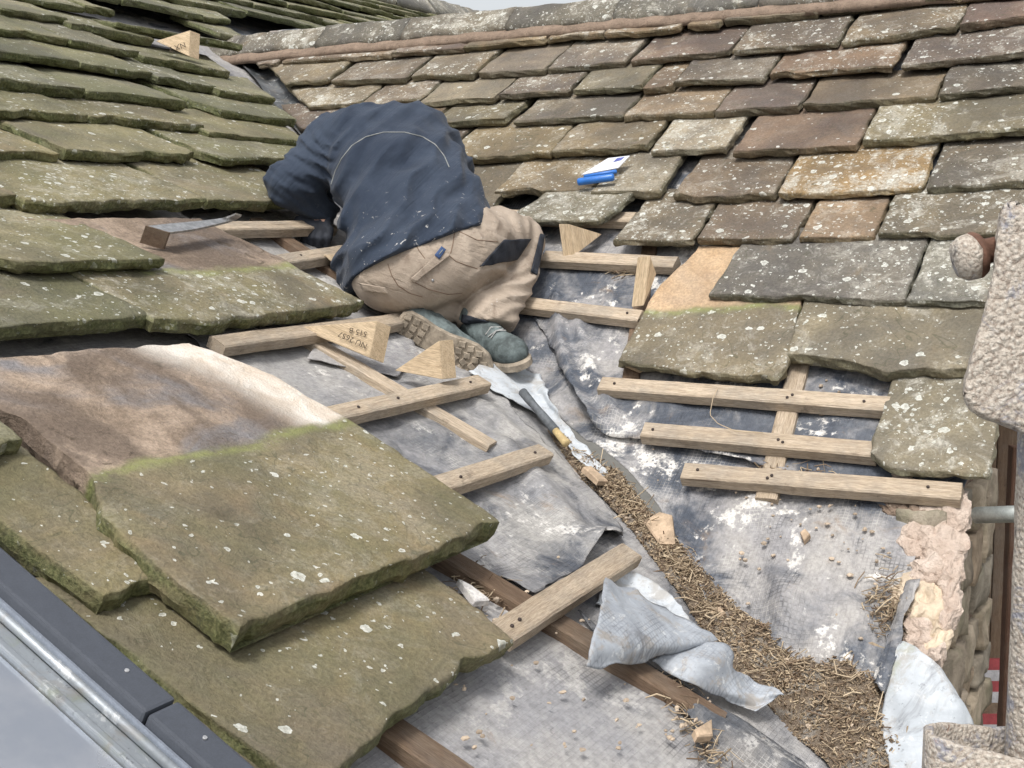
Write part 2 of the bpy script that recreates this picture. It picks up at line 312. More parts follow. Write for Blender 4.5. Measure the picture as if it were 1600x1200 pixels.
# ------------------------------------------------------------------ stone slates
def resample(pts, n):
    pts = np.asarray(pts, float); d = np.r_[0, np.cumsum(np.linalg.norm(np.diff(pts, axis=0), axis=1))]
    t = np.linspace(0, d[-1], n); return np.stack([np.interp(t, d, pts[:, k]) for k in range(pts.shape[1])], -1)
def resample_at(pts, t):
    pts = np.asarray(pts, float); d = np.r_[0, np.cumsum(np.linalg.norm(np.diff(pts, axis=0), axis=1))]
    return np.stack([np.interp(t * d[-1], d, pts[:, k]) for k in range(pts.shape[1])], -1)
def edge_params(L_, n, w=.006):
    t = np.linspace(0, 1, n); e = min(w / L_, .3 * t[1]); return np.r_[0, e, t[1:-1], 1 - e, 1]
def slate(side, tail, left, right, H, m, t, parent, mat, color, lich=.6, cell=.025, head=None, gu=0.0, seed=0, rough=1.0, bow=0.0, name='roof_slate', dents=(), cream=None):
    """tail: (u,v) points left to right; left/right: (u,v) points from the tail up. head: v above which the stone was covered"""
    tail = np.asarray(tail, float); left = np.asarray(left, float); right = np.asarray(right, float)
    wid = np.linalg.norm(np.diff(tail, axis=0), axis=1).sum(); ln = np.linalg.norm(np.diff(left, axis=0), axis=1).sum()
    nu = int(np.clip(round(wid / cell), 4, 90)) + 1; nv = int(np.clip(round(ln / cell), 4, 90)) + 1
    su = edge_params(wid, nu); sv = edge_params(ln, nv); nu += 2; nv += 2
    B = resample_at(tail, su); T = resample_at(np.array([left[-1], right[-1]]), su); Lf = resample_at(left, sv); Rt = resample_at(right, sv)
    s = su[None, :, None]; q = sv[:, None, None]
    G = (1 - q) * B[None] + q * T[None] + (1 - s) * Lf[:, None] + s * Rt[:, None] - ((1 - s) * (1 - q) * B[0] + s * (1 - q) * B[-1] + (1 - s) * q * T[0] + s * q * T[-1])
    u, v = G[..., 0], G[..., 1]
    du = (.0045 * n2(u, v, 9, seed) + .003 * n2(u, v, 30, seed + 1) + .0015 * n2(u, v, 80, seed + 2)) * rough
    dv = (.005 * n2(u, v, 8, seed + 3) + .0035 * n2(u, v, 28, seed + 4) + .0018 * n2(u, v, 80, seed + 5)) * rough
    v0 = tail[:, 1].mean(); u0 = tail[:, 0].mean()
    h = H - m * (v - v0) + gu * (u - u0)
    sc = (su * 2 - 1)[None, :]; chip = np.clip(n2(u, v * 0 + seed, 9, seed + 13, 2) - .45, 0, 1) * (1 - q[..., 0]) ** 5; dv = dv + .03 * chip
    h = h + bow * (1 - sc ** 2) + .0032 * n2(u * 1.0, v * 1.8, 5, seed + 6, 3) + .0012 * n2(u, v, 34, seed + 7, 2)
    # riven layers: low steps in the cleavage
    st = n2(u, v, 3.3, seed + 9, 3); h = h + .0022 * (sstep(.12, .17, st) + sstep(-.3, -.26, st) - 1)
    for (cu, cv, r, dep) in dents:
        h = h - dep * np.exp(-(((u - cu) ** 2 + (v - cv) ** 2) / r ** 2))
    bd = np.zeros((nv, nu)); bd[0] = bd[-1] = 1; bd[:, 0] = bd[:, -1] = 1
    h = h - bd * (.0015 + .0035 * np.clip(n2(u, v, 30, seed + 8, 2), 0, 1))
    u = u + du; v = v + dv
    idx = np.arange(nv * nu).reshape(nv, nu)
    loop = np.r_[idx[0, :], idx[1:, -1], idx[-1, -2::-1], idx[-2:0:-1, 0]]
    P = [np.stack([u.ravel(), v.ravel(), h.ravel()], -1)]
    lu, lv, lh = u.ravel()[loop], v.ravel()[loop], h.ravel()[loop]
    ctr = np.array([lu, lv]).T; nx = np.roll(ctr, -1, 0) - np.roll(ctr, 1, 0)
    out = np.stack([nx[:, 1], -nx[:, 0]], -1); out /= np.linalg.norm(out, axis=1)[:, None] + 1e-9
    nl = len(loop)
    for k, (f, o0, oa) in enumerate(((.22, .002, .0035), (.6, .002, .006), (1.0, -.005, .006))):
        r = o0 + oa * rough * n2(lu + k * .013, lv - k * .017, 21 + 9 * k, seed + 20 + k, 4)
        P.append(np.stack([lu + out[:, 0] * r, lv + out[:, 1] * r, lh - t * f * (1 + .12 * n2(lu, lv, 12, seed + 30))], -1))
    P = np.concatenate(P); base = nv * nu
    faces = []
    a = idx[:-1, :-1].ravel(); b = idx[:-1, 1:].ravel(); c = idx[1:, 1:].ravel(); d = idx[1:, :-1].ravel()
    faces += np.stack([a, b, c, d], -1).tolist(); ntop = len(faces)
    prev = loop
    for k in range(3):
        cur = base + k * nl + np.arange(nl); pn = np.roll(prev, -1); cn = np.roll(cur, -1)
        faces += np.stack([prev, cur, cn, pn], -1).tolist(); prev = cur
    faces.append(prev[::-1].tolist())
    X = W3(side, P[:, 0], P[:, 1], P[:, 2])
    ed = np.r_[(bd * (.35 + .5 * n2(u, v, 18, seed + 11))).ravel(), np.ones(3 * nl)].clip(0, 1)
    if head is None: hd = np.zeros(len(P)); gl = hd
    else:
        lv_ = head(P[:, 0]) if callable(head) else head
        e = P[:, 1] - lv_ + .012 * n2(P[:, 0], P[:, 1], 14, seed + 12, 2)
        hd = sstep(-.006, .01, e); gl = np.exp(-((e + .008) / .012) ** 2)
        ed = ed * (1 - hd)
    cmv = cream(P) if cream else np.zeros(len(P))
    fs = np.r_[np.ones(ntop, bool), np.zeros(len(faces) - ntop, bool)]
    o = mesh_obj(name, X, faces, mat, parent, attrs={'hd': hd, 'ed': ed, 'gl': gl, 'cm': cmv}, fsmooth=fs)
    o.color = (*color, lich)
    return o

VD = {k: np.array([VDIR @ FR[k][0], VDIR @ FR[k][1]]) for k in 'LR'}
for k in VD: VD[k] = VD[k] / VD[k][1]                      # du per unit of v along the valley

PAL_L = [(.225, .198, .122), (.21, .19, .122), (.235, .205, .135), (.195, .182, .12), (.215, .195, .13)]
PAL_LT = [(.205, .198, .135), (.19, .185, .13), (.22, .208, .145), (.175, .172, .125)]
PAL_R = [(q[0] * .9, q[1] * .84, q[2] * .79) for q in [(.23, .185, .145), (.2, .165, .145), (.17, .155, .15), (.26, .205, .14), (.21, .185, .145), (.27, .225, .165), (.185, .16, .14), (.24, .2, .15)]]

def row(side, slates, H, t, exp, parent, mat, pal, lich, gap=.0055, cut=None, ln=1.5, jit=.004, seed=0, colors=None, drop=0.0):
    """one course; slates: pixel positions of each tail, left to right"""
    for i, sl_ in enumerate(slates):
        pts = np.array(sl_, float).reshape(-1, 2)
        Hh = H + rng.uniform(-jit, jit); tt = t * rng.uniform(.85, 1.2)
        tail = np.array([UV(side, x, y, Hh) for x, y in pts])
        tail[0, 0] += gap * .5; tail[-1, 0] -= gap * .5
        L_ = exp * ln
        sk = rng.uniform(-.02, .02); sk2 = rng.uniform(-.02, .02)
        lf = [tail[0], tail[0] + np.array([sk * L_, L_])]; rt = [tail[-1], tail[-1] + np.array([sk2 * L_, L_])]
        if cut == 'first' and i == 0: lf = [tail[0], tail[0] + VD[side] * L_]
        if cut == 'last' and i == len(slates) - 1: rt = [tail[-1], tail[-1] + VD[side] * L_]
        d = np.linalg.norm(on(side, pts[0][0], pts[0][1], Hh) - CAM)
        c = colors[i] if colors and i < len(colors) and colors[i] else rng.choice(pal)
        k_ = rng.uniform(.88, 1.12); c = tuple(x * k_ * rng.uniform(.98, 1.02) for x in c)
        slate(side, tail, lf, rt, Hh, (tt + (.005 if side == 'R' else .003) + drop) / exp, tt, parent, mat, c, min(1, max(0.05, rng.gauss(lich, .25))), cell=max(.016, d * .0062), gu=rng.uniform(-.012, .012), seed=rng.randrange(9999))

# ---- the right-hand roof
roofR = tag(empty('stone_slate_roof', (0, 0, 0)), 'brown lichen-spotted stone slate roof with a grey ridge, stripped back to battens lower down', 'roof')
HR_, TR = .088, .027
RROWS = [
 [(404,101,432,98),(440,96,609,85),(611,83,722,74),(725,73,850,60),(852,61,942,51),(945,51,1062,43),(1072,41,1122,37),(1131,30,1276,17),(1282,14,1440,0),(1444,0,1600,-14),(1604,-14,1760,-28)],
 [(446,131,511,124),(516,127,633,122),(642,120,738,115),(745,112,850,106),(853,106,977,95),(985,95,1139,78),(1143,79,1308,64),(1314,65,1343,61,1495,40),(1498,42,1600,26,1690,17)],
 [(480,165,560,161),(562,163,651,158),(654,160,773,151),(778,147,890,139),(894,140,1001,135),(1003,138,1050,131),(1052,128,1193,120),(1200,117,1300,109,1395,104),(1408,101,1600,82),(1606,82,1720,72)],
 [(470,200,500,200),(503,200,600,197),(603,197,665,193),(672,193,788,185),(803,187,971,179),(973,181,1114,174),(1117,172,1247,165),(1251,165,1461,148),(1465,150,1600,132,1700,124)],
 [(548,254,600,252),(604,252,684,249),(690,247,857,238),(862,235,1010,229),(1015,235,1135,230),(1145,236,1337,225),(1345,218,1600,200,1655,196)],
 [(640,333,765,326),(771,298,850,299,919,295),(922,299,1010,299,1030,294),(1048,309,1208,304),(1214,303,1330,298,1442,288),(1446,293,1600,281,1642,279)],
 [(958,375,1082,374),(1087,374,1238,371),(1246,371,1366,366),(1370,366,1560,360,1628,358)],
]
RCOL = {0: [None, (0.188,0.142,0.108), (0.178,0.138,0.108), (0.214,0.165,0.110), (0.196,0.157,0.109), (0.222,0.166,0.110), (0.178,0.141,0.096), (0.162,0.137,0.108)],
        1: [(0.233,0.199,0.139), (0.162,0.133,0.104), (0.206,0.174,0.130), (0.234,0.206,0.159), (0.180,0.153,0.126), (0.152,0.117,0.094), (0.179,0.145,0.112), (0.196,0.158,0.116), (0.179,0.133,0.108)],
        2: [(0.225,0.190,0.138), (0.179,0.145,0.108), (0.216,0.190,0.144), (0.179,0.153,0.123), (0.198,0.173,0.124), (0.195,0.149,0.103), (0.126,0.107,0.090), (0.204,0.150,0.103), (0.162,0.137,0.115)],
        3: [None, None, (0.212,0.158,0.103), (0.179,0.153,0.105), (0.198,0.174,0.133), (0.214,0.166,0.116), (0.135,0.108,0.094), (0.196,0.158,0.113), (0.144,0.121,0.101)],
        4: [None, None, (0.205,0.165,0.103), (0.214,0.173,0.116), (0.253,0.228,0.179), (0.196,0.146,0.109), (0.206,0.178,0.121)],
        5: [(0.162,0.137,0.102), (0.222,0.179,0.121), (0.179,0.157,0.118), (0.178,0.141,0.105), (0.256,0.179,0.099), (0.145,0.128,0.101)],
        6: [(0.180,0.153,0.116), (0.179,0.142,0.109), (0.241,0.183,0.122), (0.152,0.133,0.098)]}
RV = [np.mean([UV('R', x, y, HR_)[1] for sl_ in r for x, y in np.array(sl_, float).reshape(-1, 2)]) for r in RROWS]
vR_next = {7: UV('R', 1260, 465, HR_)[1]}
for k, r in enumerate(RROWS):
    e = (RV[k - 1] - RV[k]) if k else .16
    row('R', r, HR_, TR, e, roofR, M['stone_R'], PAL_R, .56, cut='first' if k < 5 else None, ln=1.5 if k else 1.1, seed=k, colors=RCOL.get(k))
def special(side, tail, left, right, H, m, t, parent, mat, color, lich, cell=.014, head=None, hs=None, **kw):
    h = lambda P: [UV(side, x, y, H) for x, y in P]
    hf = None
    if head is not None:
        hp = np.array(h(head)); hp = hp[np.argsort(hp[:, 0])]; hf = lambda u: np.interp(u, hp[:, 0], hp[:, 1])
    if head is not None: mat = M['stone_%sH' % side]
    return slate(side, h(tail), h(left), h(right), H, m, t, parent, mat, color, lich, cell, hf, **kw)
sp = lambda *a, **k: special('R', *a, parent=roofR, mat=M['stone_R'], **k)
# seventh course and the courses below it
sp([(1107,460),(1250,462),(1413,467)], [(1107,460),(1152,382),(1175,345)], [(1413,467),(1444,376),(1455,345)], H=.085, m=.08, t=.027, color=(0.139, 0.131, 0.119), lich=.55, seed=71)
sp([(1418,468),(1535,470),(1592,472)], [(1418,468),(1449,376),(1460,345)], [(1592,472),(1608,376),(1614,345)], H=.085, m=.08, t=.027, color=(0.197, 0.193, 0.168), lich=1.0, seed=72)
sp([(966,563),(1040,574),(1150,588),(1212,589),(1226,572)], [(966,563),(1000,492),(1030,440),(1075,398),(1092,378)], [(1226,572),(1250,478),(1268,400),(1274,378)], H=.07, m=.03, t=.03, color=(0.197, 0.172, 0.123), lich=.5, head=[(960,478),(1040,482),(1105,478),(1180,470),(1260,470)], seed=73, rough=1.1)
sp([(1229,550),(1280,554),(1335,565),(1380,580),(1445,576),(1555,582)], [(1229,550),(1243,500),(1262,440)], [(1555,582),(1572,500),(1588,440)], H=.08, m=.07, t=.036, color=(0.221, 0.197, 0.143), lich=.5, seed=74, rough=1.1)
sp([(1358,706),(1392,732),(1470,737),(1547,740)], [(1358,706),(1375,645),(1388,598),(1400,550)], [(1547,740),(1560,640),(1572,540)], H=.062, m=.04, t=.024, color=(0.213, 0.193, 0.143), lich=1.0, seed=75)
# the propped slate beside the kneeling man
lift = sp([(822,342),(880,344),(938,340)], [(822,342),(803,330),(832,309),(858,285)], [(938,340),(960,322),(978,306),(998,285)], H=.1, m=.1, t=.025, color=(0.180, 0.168, 0.131), lich=.8, seed=76)
# ridge stones of the right roof and the mortar they are bedded in
vm = UV('R', 700, 47, .11)[1]; rx = (vm + .11)
apex = W3('R', np.array([0.0]), np.array([rx]), np.array([.125]))[0]
M['ridge'] = stone_mat('lichened_ridge_stone', .1, .2, .8, .7, .2, spot_scale=30, speck_scale=90)
s_ = NT('pink_mortar'); p_ = s_.pos(); a_ = s_.noise(p_, 22, 6, .7, .5); b_ = s_.noise(p_, 160, 4, .65)
M['mortar'] = s_.fin(s_.mix(s_.ramp(b_, .58, .68, 0, .7), s_.mix(s_.ramp(a_, .3, .7), (.34, .255, .195), (.22, .165, .125)), (.08, .06, .045)), .92, .2, s_.bump(s_.math('ADD', a_, b_), .8, .01))
def ridge_piece(name, y0, y1, prof, parent, mat, color, seed, cell=.03, jag=.006):
    n = max(3, int(abs(y1 - y0) / cell)) + 1; ys = np.linspace(y0, y1, n); k = len(prof); pr = resample(prof, k * 3); k = len(pr)
    V = np.zeros((n, k, 3)); V[..., 0] = apex[0] + pr[None, :, 0]; V[..., 1] = ys[:, None]; V[..., 2] = apex[2] + pr[None, :, 1]
    nn = fbm(V * 14, 3, seed); V[..., 2] += jag * nn; V[..., 0] += jag * fbm(V * 14 + 9, 2, seed + 4)
    V = V.reshape(-1, 3); idx = np.arange(n * k).reshape(n, k)
    f = np.stack([idx[:-1, :-1].ravel(), idx[:-1, 1:].ravel(), idx[1:, 1:].ravel(), idx[1:, :-1].ravel()], -1).tolist()
    f += np.stack([idx[:-1, -1], idx[:-1, 0], idx[1:, 0], idx[1:, -1]], -1).tolist()
    f.append(idx[0, ::-1].tolist()); f.append(idx[-1, :].tolist())
    z = np.zeros(len(V)); o = mesh_obj(name, V, f, mat, parent, attrs={'hd': z, 'ed': z, 'gl': z}); o.color = (*color, .95); return o
ra = math.radians(36); ca, sa = math.cos(ra), math.sin(ra)
prof = [(-.125 * ca, -.125 * sa - .010), (-.06 * ca, -.06 * sa + .004), (0, .008), (.06 * ca, -.06 * sa + .004), (.125 * ca, -.125 * sa - .008), (.115 * ca, -.125 * sa - .045), (0, -.035), (-.115 * ca, -.125 * sa - .045)]
y = 2.62; k = 0
while y > -1.36:
    l = rng.uniform(.42, .62); y1 = max(y - l, -1.4)
    ridge_piece('ridge_stone', y, y1 + .006, prof, roofR, M['ridge'], rng.choice([(.15, .14, .12), (.135, .13, .115), (.17, .155, .13)]), 100 + k); y = y1; k += 1
mp_ = [(-.144 * ca, -.144 * sa - .034), (-.10 * ca, -.10 * sa - .024), (-.09 * ca, -.09 * sa - .06), (-.15 * ca, -.15 * sa - .06)]
ridge_piece('mortar_bedding', 2.6, -1.38, mp_, roofR, M['mortar'], (.5, .36, .26), 140, .02, .0035)
# plain back slope behind the ridge
bk = np.array([apex + [0.0, 2.9, -.05], apex + [0, -1.4, -.05], apex + [2.2, -1.4, -.05 - 2.2 * _b], apex + [2.2, 2.9, -.05 - 2.2 * _b]])
mesh_obj('back_slope', bk, [[0, 1, 2, 3]], M['felt_dark'], roofR, attrs={'gu': np.zeros(4), 'gv': np.zeros(4)})

# ---- the left-hand roof
roofL = tag(empty('stone_slate_roof', (0, 0, 0)), 'large olive-green mossy stone slate roof rising on the left, with slates off beside the valley', 'roof')
HL_, TL = .09, .032
LROWS = [   # from the top down, measured courses
 [(-140,-10,-70,0),(-66,1,0,13),(2,13,107,29),(112,35,180,48,240,60)],
 [(-120,28,-2,42),(0,43,108,60),(112,60,218,80),(228,85,360,112)],
 [(-170,63,-62,73),(-60,73,0,78,125,93),(127,100,243,116),(246,118,340,136),(343,139,432,154)],
 [(-140,112,-4,123),(0,123,135,137),(136,138,290,160),(300,150,350,173,468,193)],
 [(-160,168,-2,172),(0,173,139,179),(142,179,320,197),(326,205,480,220)],
 [(-220,236,-90,236),(-86,236,98,237),(105,234,312,239),(316,232,345,246,360,248,500,249)],
 [(-190,305,-60,306),(-56,305,33,306),(40,308,84,315,150,312,324,311),(327,312,430,313,520,314)],
 [(-230,412,-34,404),(-30,392,30,407,140,405,260,401)],
]
LV = [np.mean([UV('L', x, y, HL_)[1] for sl_ in r for x, y in np.array(sl_, float).reshape(-1, 2)]) for r in LROWS]
for k, r in enumerate(LROWS):
    e = (LV[k - 1] - LV[k]) if k else .24
    row('L', r, HL_ + (.026 if k == 7 else 0), TL if k > 2 else .03, e, roofL, M['stone_L'], PAL_L if k > 3 else PAL_LT, .5, cut='last' if 0 < k < 6 else None, ln=1.35, seed=50 + k, jit=.006 if k != 7 else .002, drop=.022 if k == 7 else 0)
# courses above, up to the ridge
vtop = UV('L', 665, 7, .1)[1]
v = LV[0]; k = 0
uval = lambda vv: vv * VD['L'][0]
while v < vtop - .12:
    e = max(.13, .235 - k * .008); v += e; v = min(v, vtop - .08)
    ridge_u = (apex[0] + .1)
    u = UV('L', -150, 0, HL_)[0] + .1 * k; uend = 7.5 if v * math.cos(PL) > 2.5 else uval(v) - .03
    while u < uend:
        w = rng.uniform(.3, .62); u1 = min(u + w, uend)
        if u1 - u < .08: break
        if k == 0: 
            a_, b_ = UV('L', 180, 20, HL_)[0], UV('L', 385, 72, HL_)[0]
            if a_ - .1 < u < b_: u = b_; continue
            if u < a_ < u1: u1 = a_
        px, py = PX(W3('L', np.array([u]), np.array([v]), np.array([HL_])))[0]
        cutv = (u1 == uend and uend < 7)
        px0 = PX(W3('L', np.array([(u + u1) / 2]), np.array([v]), np.array([HL_])))[0]
        tail = np.array([[u + .003, v + rng.uniform(-.012, .012)], [u1 - .003, v + rng.uniform(-.012, .012)]]); L_ = e * 1.35
        Hh = HL_ + rng.uniform(-.006, .008); t_ = .03 * rng.uniform(.85, 1.2)
        slate('L', tail, [tail[0], tail[0] + [rng.uniform(-.02, .02) * L_, L_]], [tail[1], tail[1] + ((VD['L'] if cutv else np.array([rng.uniform(-.02, .02), 1])) * L_)], Hh, (t_ + .003) / e, t_, roofL, M['stone_L'], tuple(np.array(rng.choice(PAL_LT)) * rng.uniform(.85, 1.12)), rng.uniform(.1, .6), cell=.035, gu=rng.uniform(-.015, .015), seed=rng.randrange(9999))
        u = u1
    k += 1
# ridge capping of the left roof
for j in range(14):
    u0 = 0.2 + j * .55; P = []
    for du in np.linspace(0, .545, 8):
        for a, b in ((-.17, .095), (-.1, .13), (0, .165), (.08, .1), (0, .06), (-.16, .055)):
            P.append((u0 + du, vtop + a, b + .006 * rng.uniform(-1, 1)))
    P = np.array(P); idx = np.arange(len(P)).reshape(8, 6)
    f = []
    for i in range(7):
        for q in range(6): f.append([idx[i, q], idx[i + 1, q], idx[i + 1, (q + 1) % 6], idx[i, (q + 1) % 6]][::-1])
    f.append(idx[0].tolist()); f.append(idx[-1, ::-1].tolist())
    z = np.zeros(len(P)); o = mesh_obj('ridge_stone', W3('L', P[:, 0], P[:, 1], P[:, 2]), f, M['ridge'], roofL, attrs={'hd': z, 'ed': z, 'gl': z}); o.color = (.24, .235, .21, .8)
sl2 = lambda *a, **k: special('L', *a, parent=roofL, mat=M['stone_L'], **k)
# slate lifted over the timber wedge near the top of the valley
sl2([(186,25),(275,50),(312,58),(378,79)], [(186,25),(160,2),(140,-14)], [(378,79),(340,52),(318,34)], H=.135, m=.3, t=.03, color=(0.156, 0.152, 0.107), lich=.3, seed=201)
# courses beside the hole
sl2([(-150,524),(0,511),(150,500),(237,491)], [(-150,524),(-260,430),(-330,370)], [(237,491),(108,420),(40,380)], H=.085, m=.05, t=.032, color=(0.164, 0.156, 0.107), lich=.7, seed=202)
sl2([(243,499),(330,500),(450,487),(574,474)], [(243,499),(112,420),(40,372),(-20,330)], [(574,474),(478,420),(444,398),(357,356),(318,331)], H=.085, m=.035, t=.034, color=(0.189, 0.168, 0.115), lich=.95, head=[(100,412),(258,415),(300,421),(360,416),(450,407),(520,400)], seed=203, rough=1.1)
# the big slate in front, slid down so that its clean head shows, and its neighbours
bigH = .125
sl2([(377,978),(400,962),(446,945),(548,904),(660,863),(782,815)], [(377,978),(287,908),(200,820),(169,785),(154,721),(60,630),(0,590),(-90,520)], [(782,815),(660,716),(559,636),(523,614),(436,556),(307,502)], H=bigH, m=.07, t=.046, color=(0.201, 0.172, 0.115), lich=.42, cell=.0115, head=[(60,720),(154,716),(230,700),(330,686),(405,676),(470,650),(559,634),(640,610)], seed=204, rough=1.15, cream=lambda P: sstep(.17, .03, near_line(P[:, :2], np.array([UV('L', x, y, bigH) for x, y in ((285, 500), (420, 560), (520, 625))]))[0]), dents=[(*UV('L', 365, 802, .12), .018, .012), (*UV('L', 395, 945, .12), .035, .01), (*UV('L', 180, 620, .12), .05, .008)])
sl2([(161,930),(220,914),(284,897)], [(161,930),(0,805),(-120,715),(-220,640)], [(284,897),(130,760),(0,650),(-40,610)], H=.085, m=.05, t=.042, color=(0.197, 0.168, 0.107), lich=.3, cell=.014, seed=205, rough=1.1)
sl2([(-90,722),(-30,705),(34,684)], [(-90,722),(-190,640),(-260,580)], [(34,684),(-60,600),(-120,550)], H=.1, m=.05, t=.03, color=(0.156, 0.152, 0.098), lich=.3, seed=206)
sl2([(480,1236),(545,1182),(600,1143),(682,1082),(804,1001)], [(480,1236),(300,1090),(160,965),(60,880)], [(804,1001),(690,898),(600,815)], H=.07, m=.045, t=.036, color=(0.205, 0.174, 0.119), lich=.4, cell=.0125, seed=207, rough=1.1)
sl2([(330,1400),(560,1262)], [(330,1400),(150,1180),(90,1110)], [(560,1262),(430,1120),(380,1070)], H=.05, m=.02, t=.036, color=(0.189, 0.164, 0.107), lich=.4, cell=.025, seed=208)

# ------------------------------------------------------------------ battens and rafters
def timber(name, A, B, w, t, n, parent, mat, jag=.0015, seed=0, chip=0):
    """a sawn length from A to B; w across, t along n; A and B lie on the middle of its underside"""
    A = np.asarray(A, float); B = np.asarray(B, float); ex = B - A; L_ = np.linalg.norm(ex); ex /= L_
    ez = np.asarray(n, float); ez = ez - ex * (ez @ ex); ez /= np.linalg.norm(ez); ey = np.cross(ez, ex)
    ns = max(2, int(L_ / .05)) + 1; V = []
    prof = [(-.5, 0), (-.5, .12), (-.5, .88), (-.42, 1), (.42, 1), (.5, .88), (.5, .12), (.5, 0)]
    for i, x in enumerate(np.linspace(0, L_, ns)):
        for a, b in prof: V.append((x, a * w, b * t))
    V = np.array(V); V[:, 1:] += jag * np.stack([vnoise(V * 18 + seed, seed), vnoise(V * 18 + seed + 5, seed + 1)], -1)
    e0 = V[:, 0] < 1e-6; e1 = V[:, 0] > L_ - 1e-6
    V[e0, 0] += .004 * vnoise(V[e0] * 60 + seed, 3); V[e1, 0] += .004 * vnoise(V[e1] * 60 + seed, 4)
    k = len(prof); idx = np.arange(ns * k).reshape(ns, k); f = []
    for i in range(ns - 1):
        for q in range(k): f.append([int(idx[i, q]), int(idx[i, (q + 1) % k]), int(idx[i + 1, (q + 1) % k]), int(idx[i + 1, q])])
    f.append(idx[0, ::-1].tolist()); f.append(idx[-1].tolist())
    me = bpy.data.meshes.new(name); me.from_pydata(V.tolist(), [], f); me.materials.append(mat); me.update()
    o = bpy.data.objects.new(name, me); COL.objects.link(o)
    mw = Matrix(((ex[0], ey[0], ez[0], A[0]), (ex[1], ey[1], ez[1], A[1]), (ex[2], ey[2], ez[2], A[2]), (0, 0, 0, 1)))
    if parent is not None: o.parent = parent; mw = Matrix.Translation(-Vector(world_loc(parent))) @ mw
    o.matrix_local = mw
    return o
def batten(side, p0, p1, parent, w=.05, t=.028, h=.012, mat='batten', seed=0, name='batten', h1=None):
    # the pixel line is the middle of the top face
    return timber(name, on(side, *p0, h + t) - FR[side][2] * t, on(side, *p1, (h if h1 is None else h1) + t) - FR[side][2] * t, w, t, FR[side][2], parent, M[mat], seed=seed)
for i, (a, b, w) in enumerate([((847, 398), (1056, 408), .05), ((812, 470), (1000, 492), .048), ((937, 597), (1388, 629), .05), ((1005, 669), (1370, 701), .05), ((1066, 733), (1502, 766), .05), ((780, 333), (990, 338), .05), ((1240, 505), (1560, 528), .05)]):
    batten('R', a, b, roofR, w, .03, .022, seed=300 + i)
batten('R', (1250, 560), (1196, 778), roofR, .05, .022, .0, 'batten', 320, 'counter_batten')
batten('R', (1020, 340), (985, 590), roofR, .045, .02, .0, 'rafter', 321, 'counter_batten')
for i, (a, b, w, h, t) in enumerate([((785, 985), (988, 858), .055, .022, .028), ((640, 768), (853, 701), .05, .022, .028), ((470, 655), (757, 592), .05, .022, .028), ((340, 532), (752, 480), .05, .022, .028), ((400, 410), (562, 385), .05, .022, .03), ((300, 352), (520, 349), .05, .022, .03)]):
    batten('L', a, b, roofL, w, t, h, seed=330 + i)
batten('L', (478, 522), (770, 692), roofL, .055, .024, -.002, 'batten', 340, 'counter_batten')
batten('L', (400, 340), (580, 455), roofL, .055, .024, -.002, 'rafter', 341, 'counter_batten')
batten('L', (640, 828), (1132, 1122), roofL, .06, .03, -.012, 'rafter', 342, 'rafter')
batten('L', (560, 1095), (760, 1232), roofL, .06, .03, -.01, 'rafter', 343, 'rafter')

M['nail'] = plain_mat('rusty_nail', (.06, .045, .04), .7, .4, .3, 80, .3, .3)
def nail(side, x, y, h, parent):
    c = on(side, x, y, h); n_ = FR[side][2]; k = 8; V = []
    e1, e2 = FR[side][0], FR[side][1]
    for z, r in ((-.004, .0034), (.002, .0038), (.003, .0022)):
        for a in range(k): V.append(c + n_ * z + (e1 * math.cos(a * 2 * math.pi / k) + e2 * math.sin(a * 2 * math.pi / k)) * r)
    mesh_obj('nail', np.array(V), [[j * k + a, j * k + (a + 1) % k, (j + 1) * k + (a + 1) % k, (j + 1) * k + a] for j in range(2) for a in range(k)] + [[2 * k + a for a in range(k)]], M['nail'], parent)
for x, y in ((1238, 617), (1230, 621), (1216, 687), (1223, 691), (1206, 743), (1199, 747), (1450, 761), (1350, 627), (1090, 734), (960, 599), (1020, 671), (1010, 406), (980, 489)): nail('R', x, y, .0535, roofR)
for x, y in ((800, 978), (812, 968), (720, 745), (836, 707), (560, 636), (622, 622), (735, 597), (500, 512), (470, 399)): nail('L', x, y, .0515, roofL)

# ------------------------------------------------------------------ underlay sheets, valley, debris
def sheet(name, side, poly, h0, hf, mat, parent, cell=.016, jag=.006, seed=0, thick=.002):
    pl = np.array([UV(side, x, y, h0) for x, y in poly]); pl = resample(np.vstack([pl, pl[:1]]), 260)[:-1]
    pl = pl + jag * np.stack([n2(pl[:, 0], pl[:, 1], 22, seed, 3), n2(pl[:, 0], pl[:, 1], 22, seed + 5, 3)], -1)
    lo = pl.min(0) - cell; hi = pl.max(0) + cell
    gu, gv = np.meshgrid(np.arange(lo[0], hi[0], cell), np.arange(lo[1], hi[1], cell)); nv, nu = gu.shape
    P = np.stack([gu.ravel(), gv.ravel()], -1); ins = inside(P, pl); idx = np.arange(nv * nu).reshape(nv, nu)
    q = np.stack([idx[:-1, :-1].ravel(), idx[:-1, 1:].ravel(), idx[1:, 1:].ravel(), idx[1:, :-1].ravel()], -1)
    q = q[ins[q].sum(1) >= 1]
    outv = np.unique(q[~ins[q]]); 
    if len(outv): P[outv] = near_line(P[outv], pl, True)[1]
    used = np.unique(q); mp = -np.ones(nv * nu, int); mp[used] = np.arange(len(used)); P = P[used]; q = mp[q]
    h = h0 + hf(P[:, 0], P[:, 1], P)
    o = mesh_obj(name, W3(side, P[:, 0], P[:, 1], h), q.tolist(), mat, parent, attrs={'gu': P[:, 0], 'gv': P[:, 1]})
    md = o.modifiers.new('thickness', 'SOLIDIFY'); md.thickness = thick; md.offset = -1
    return o
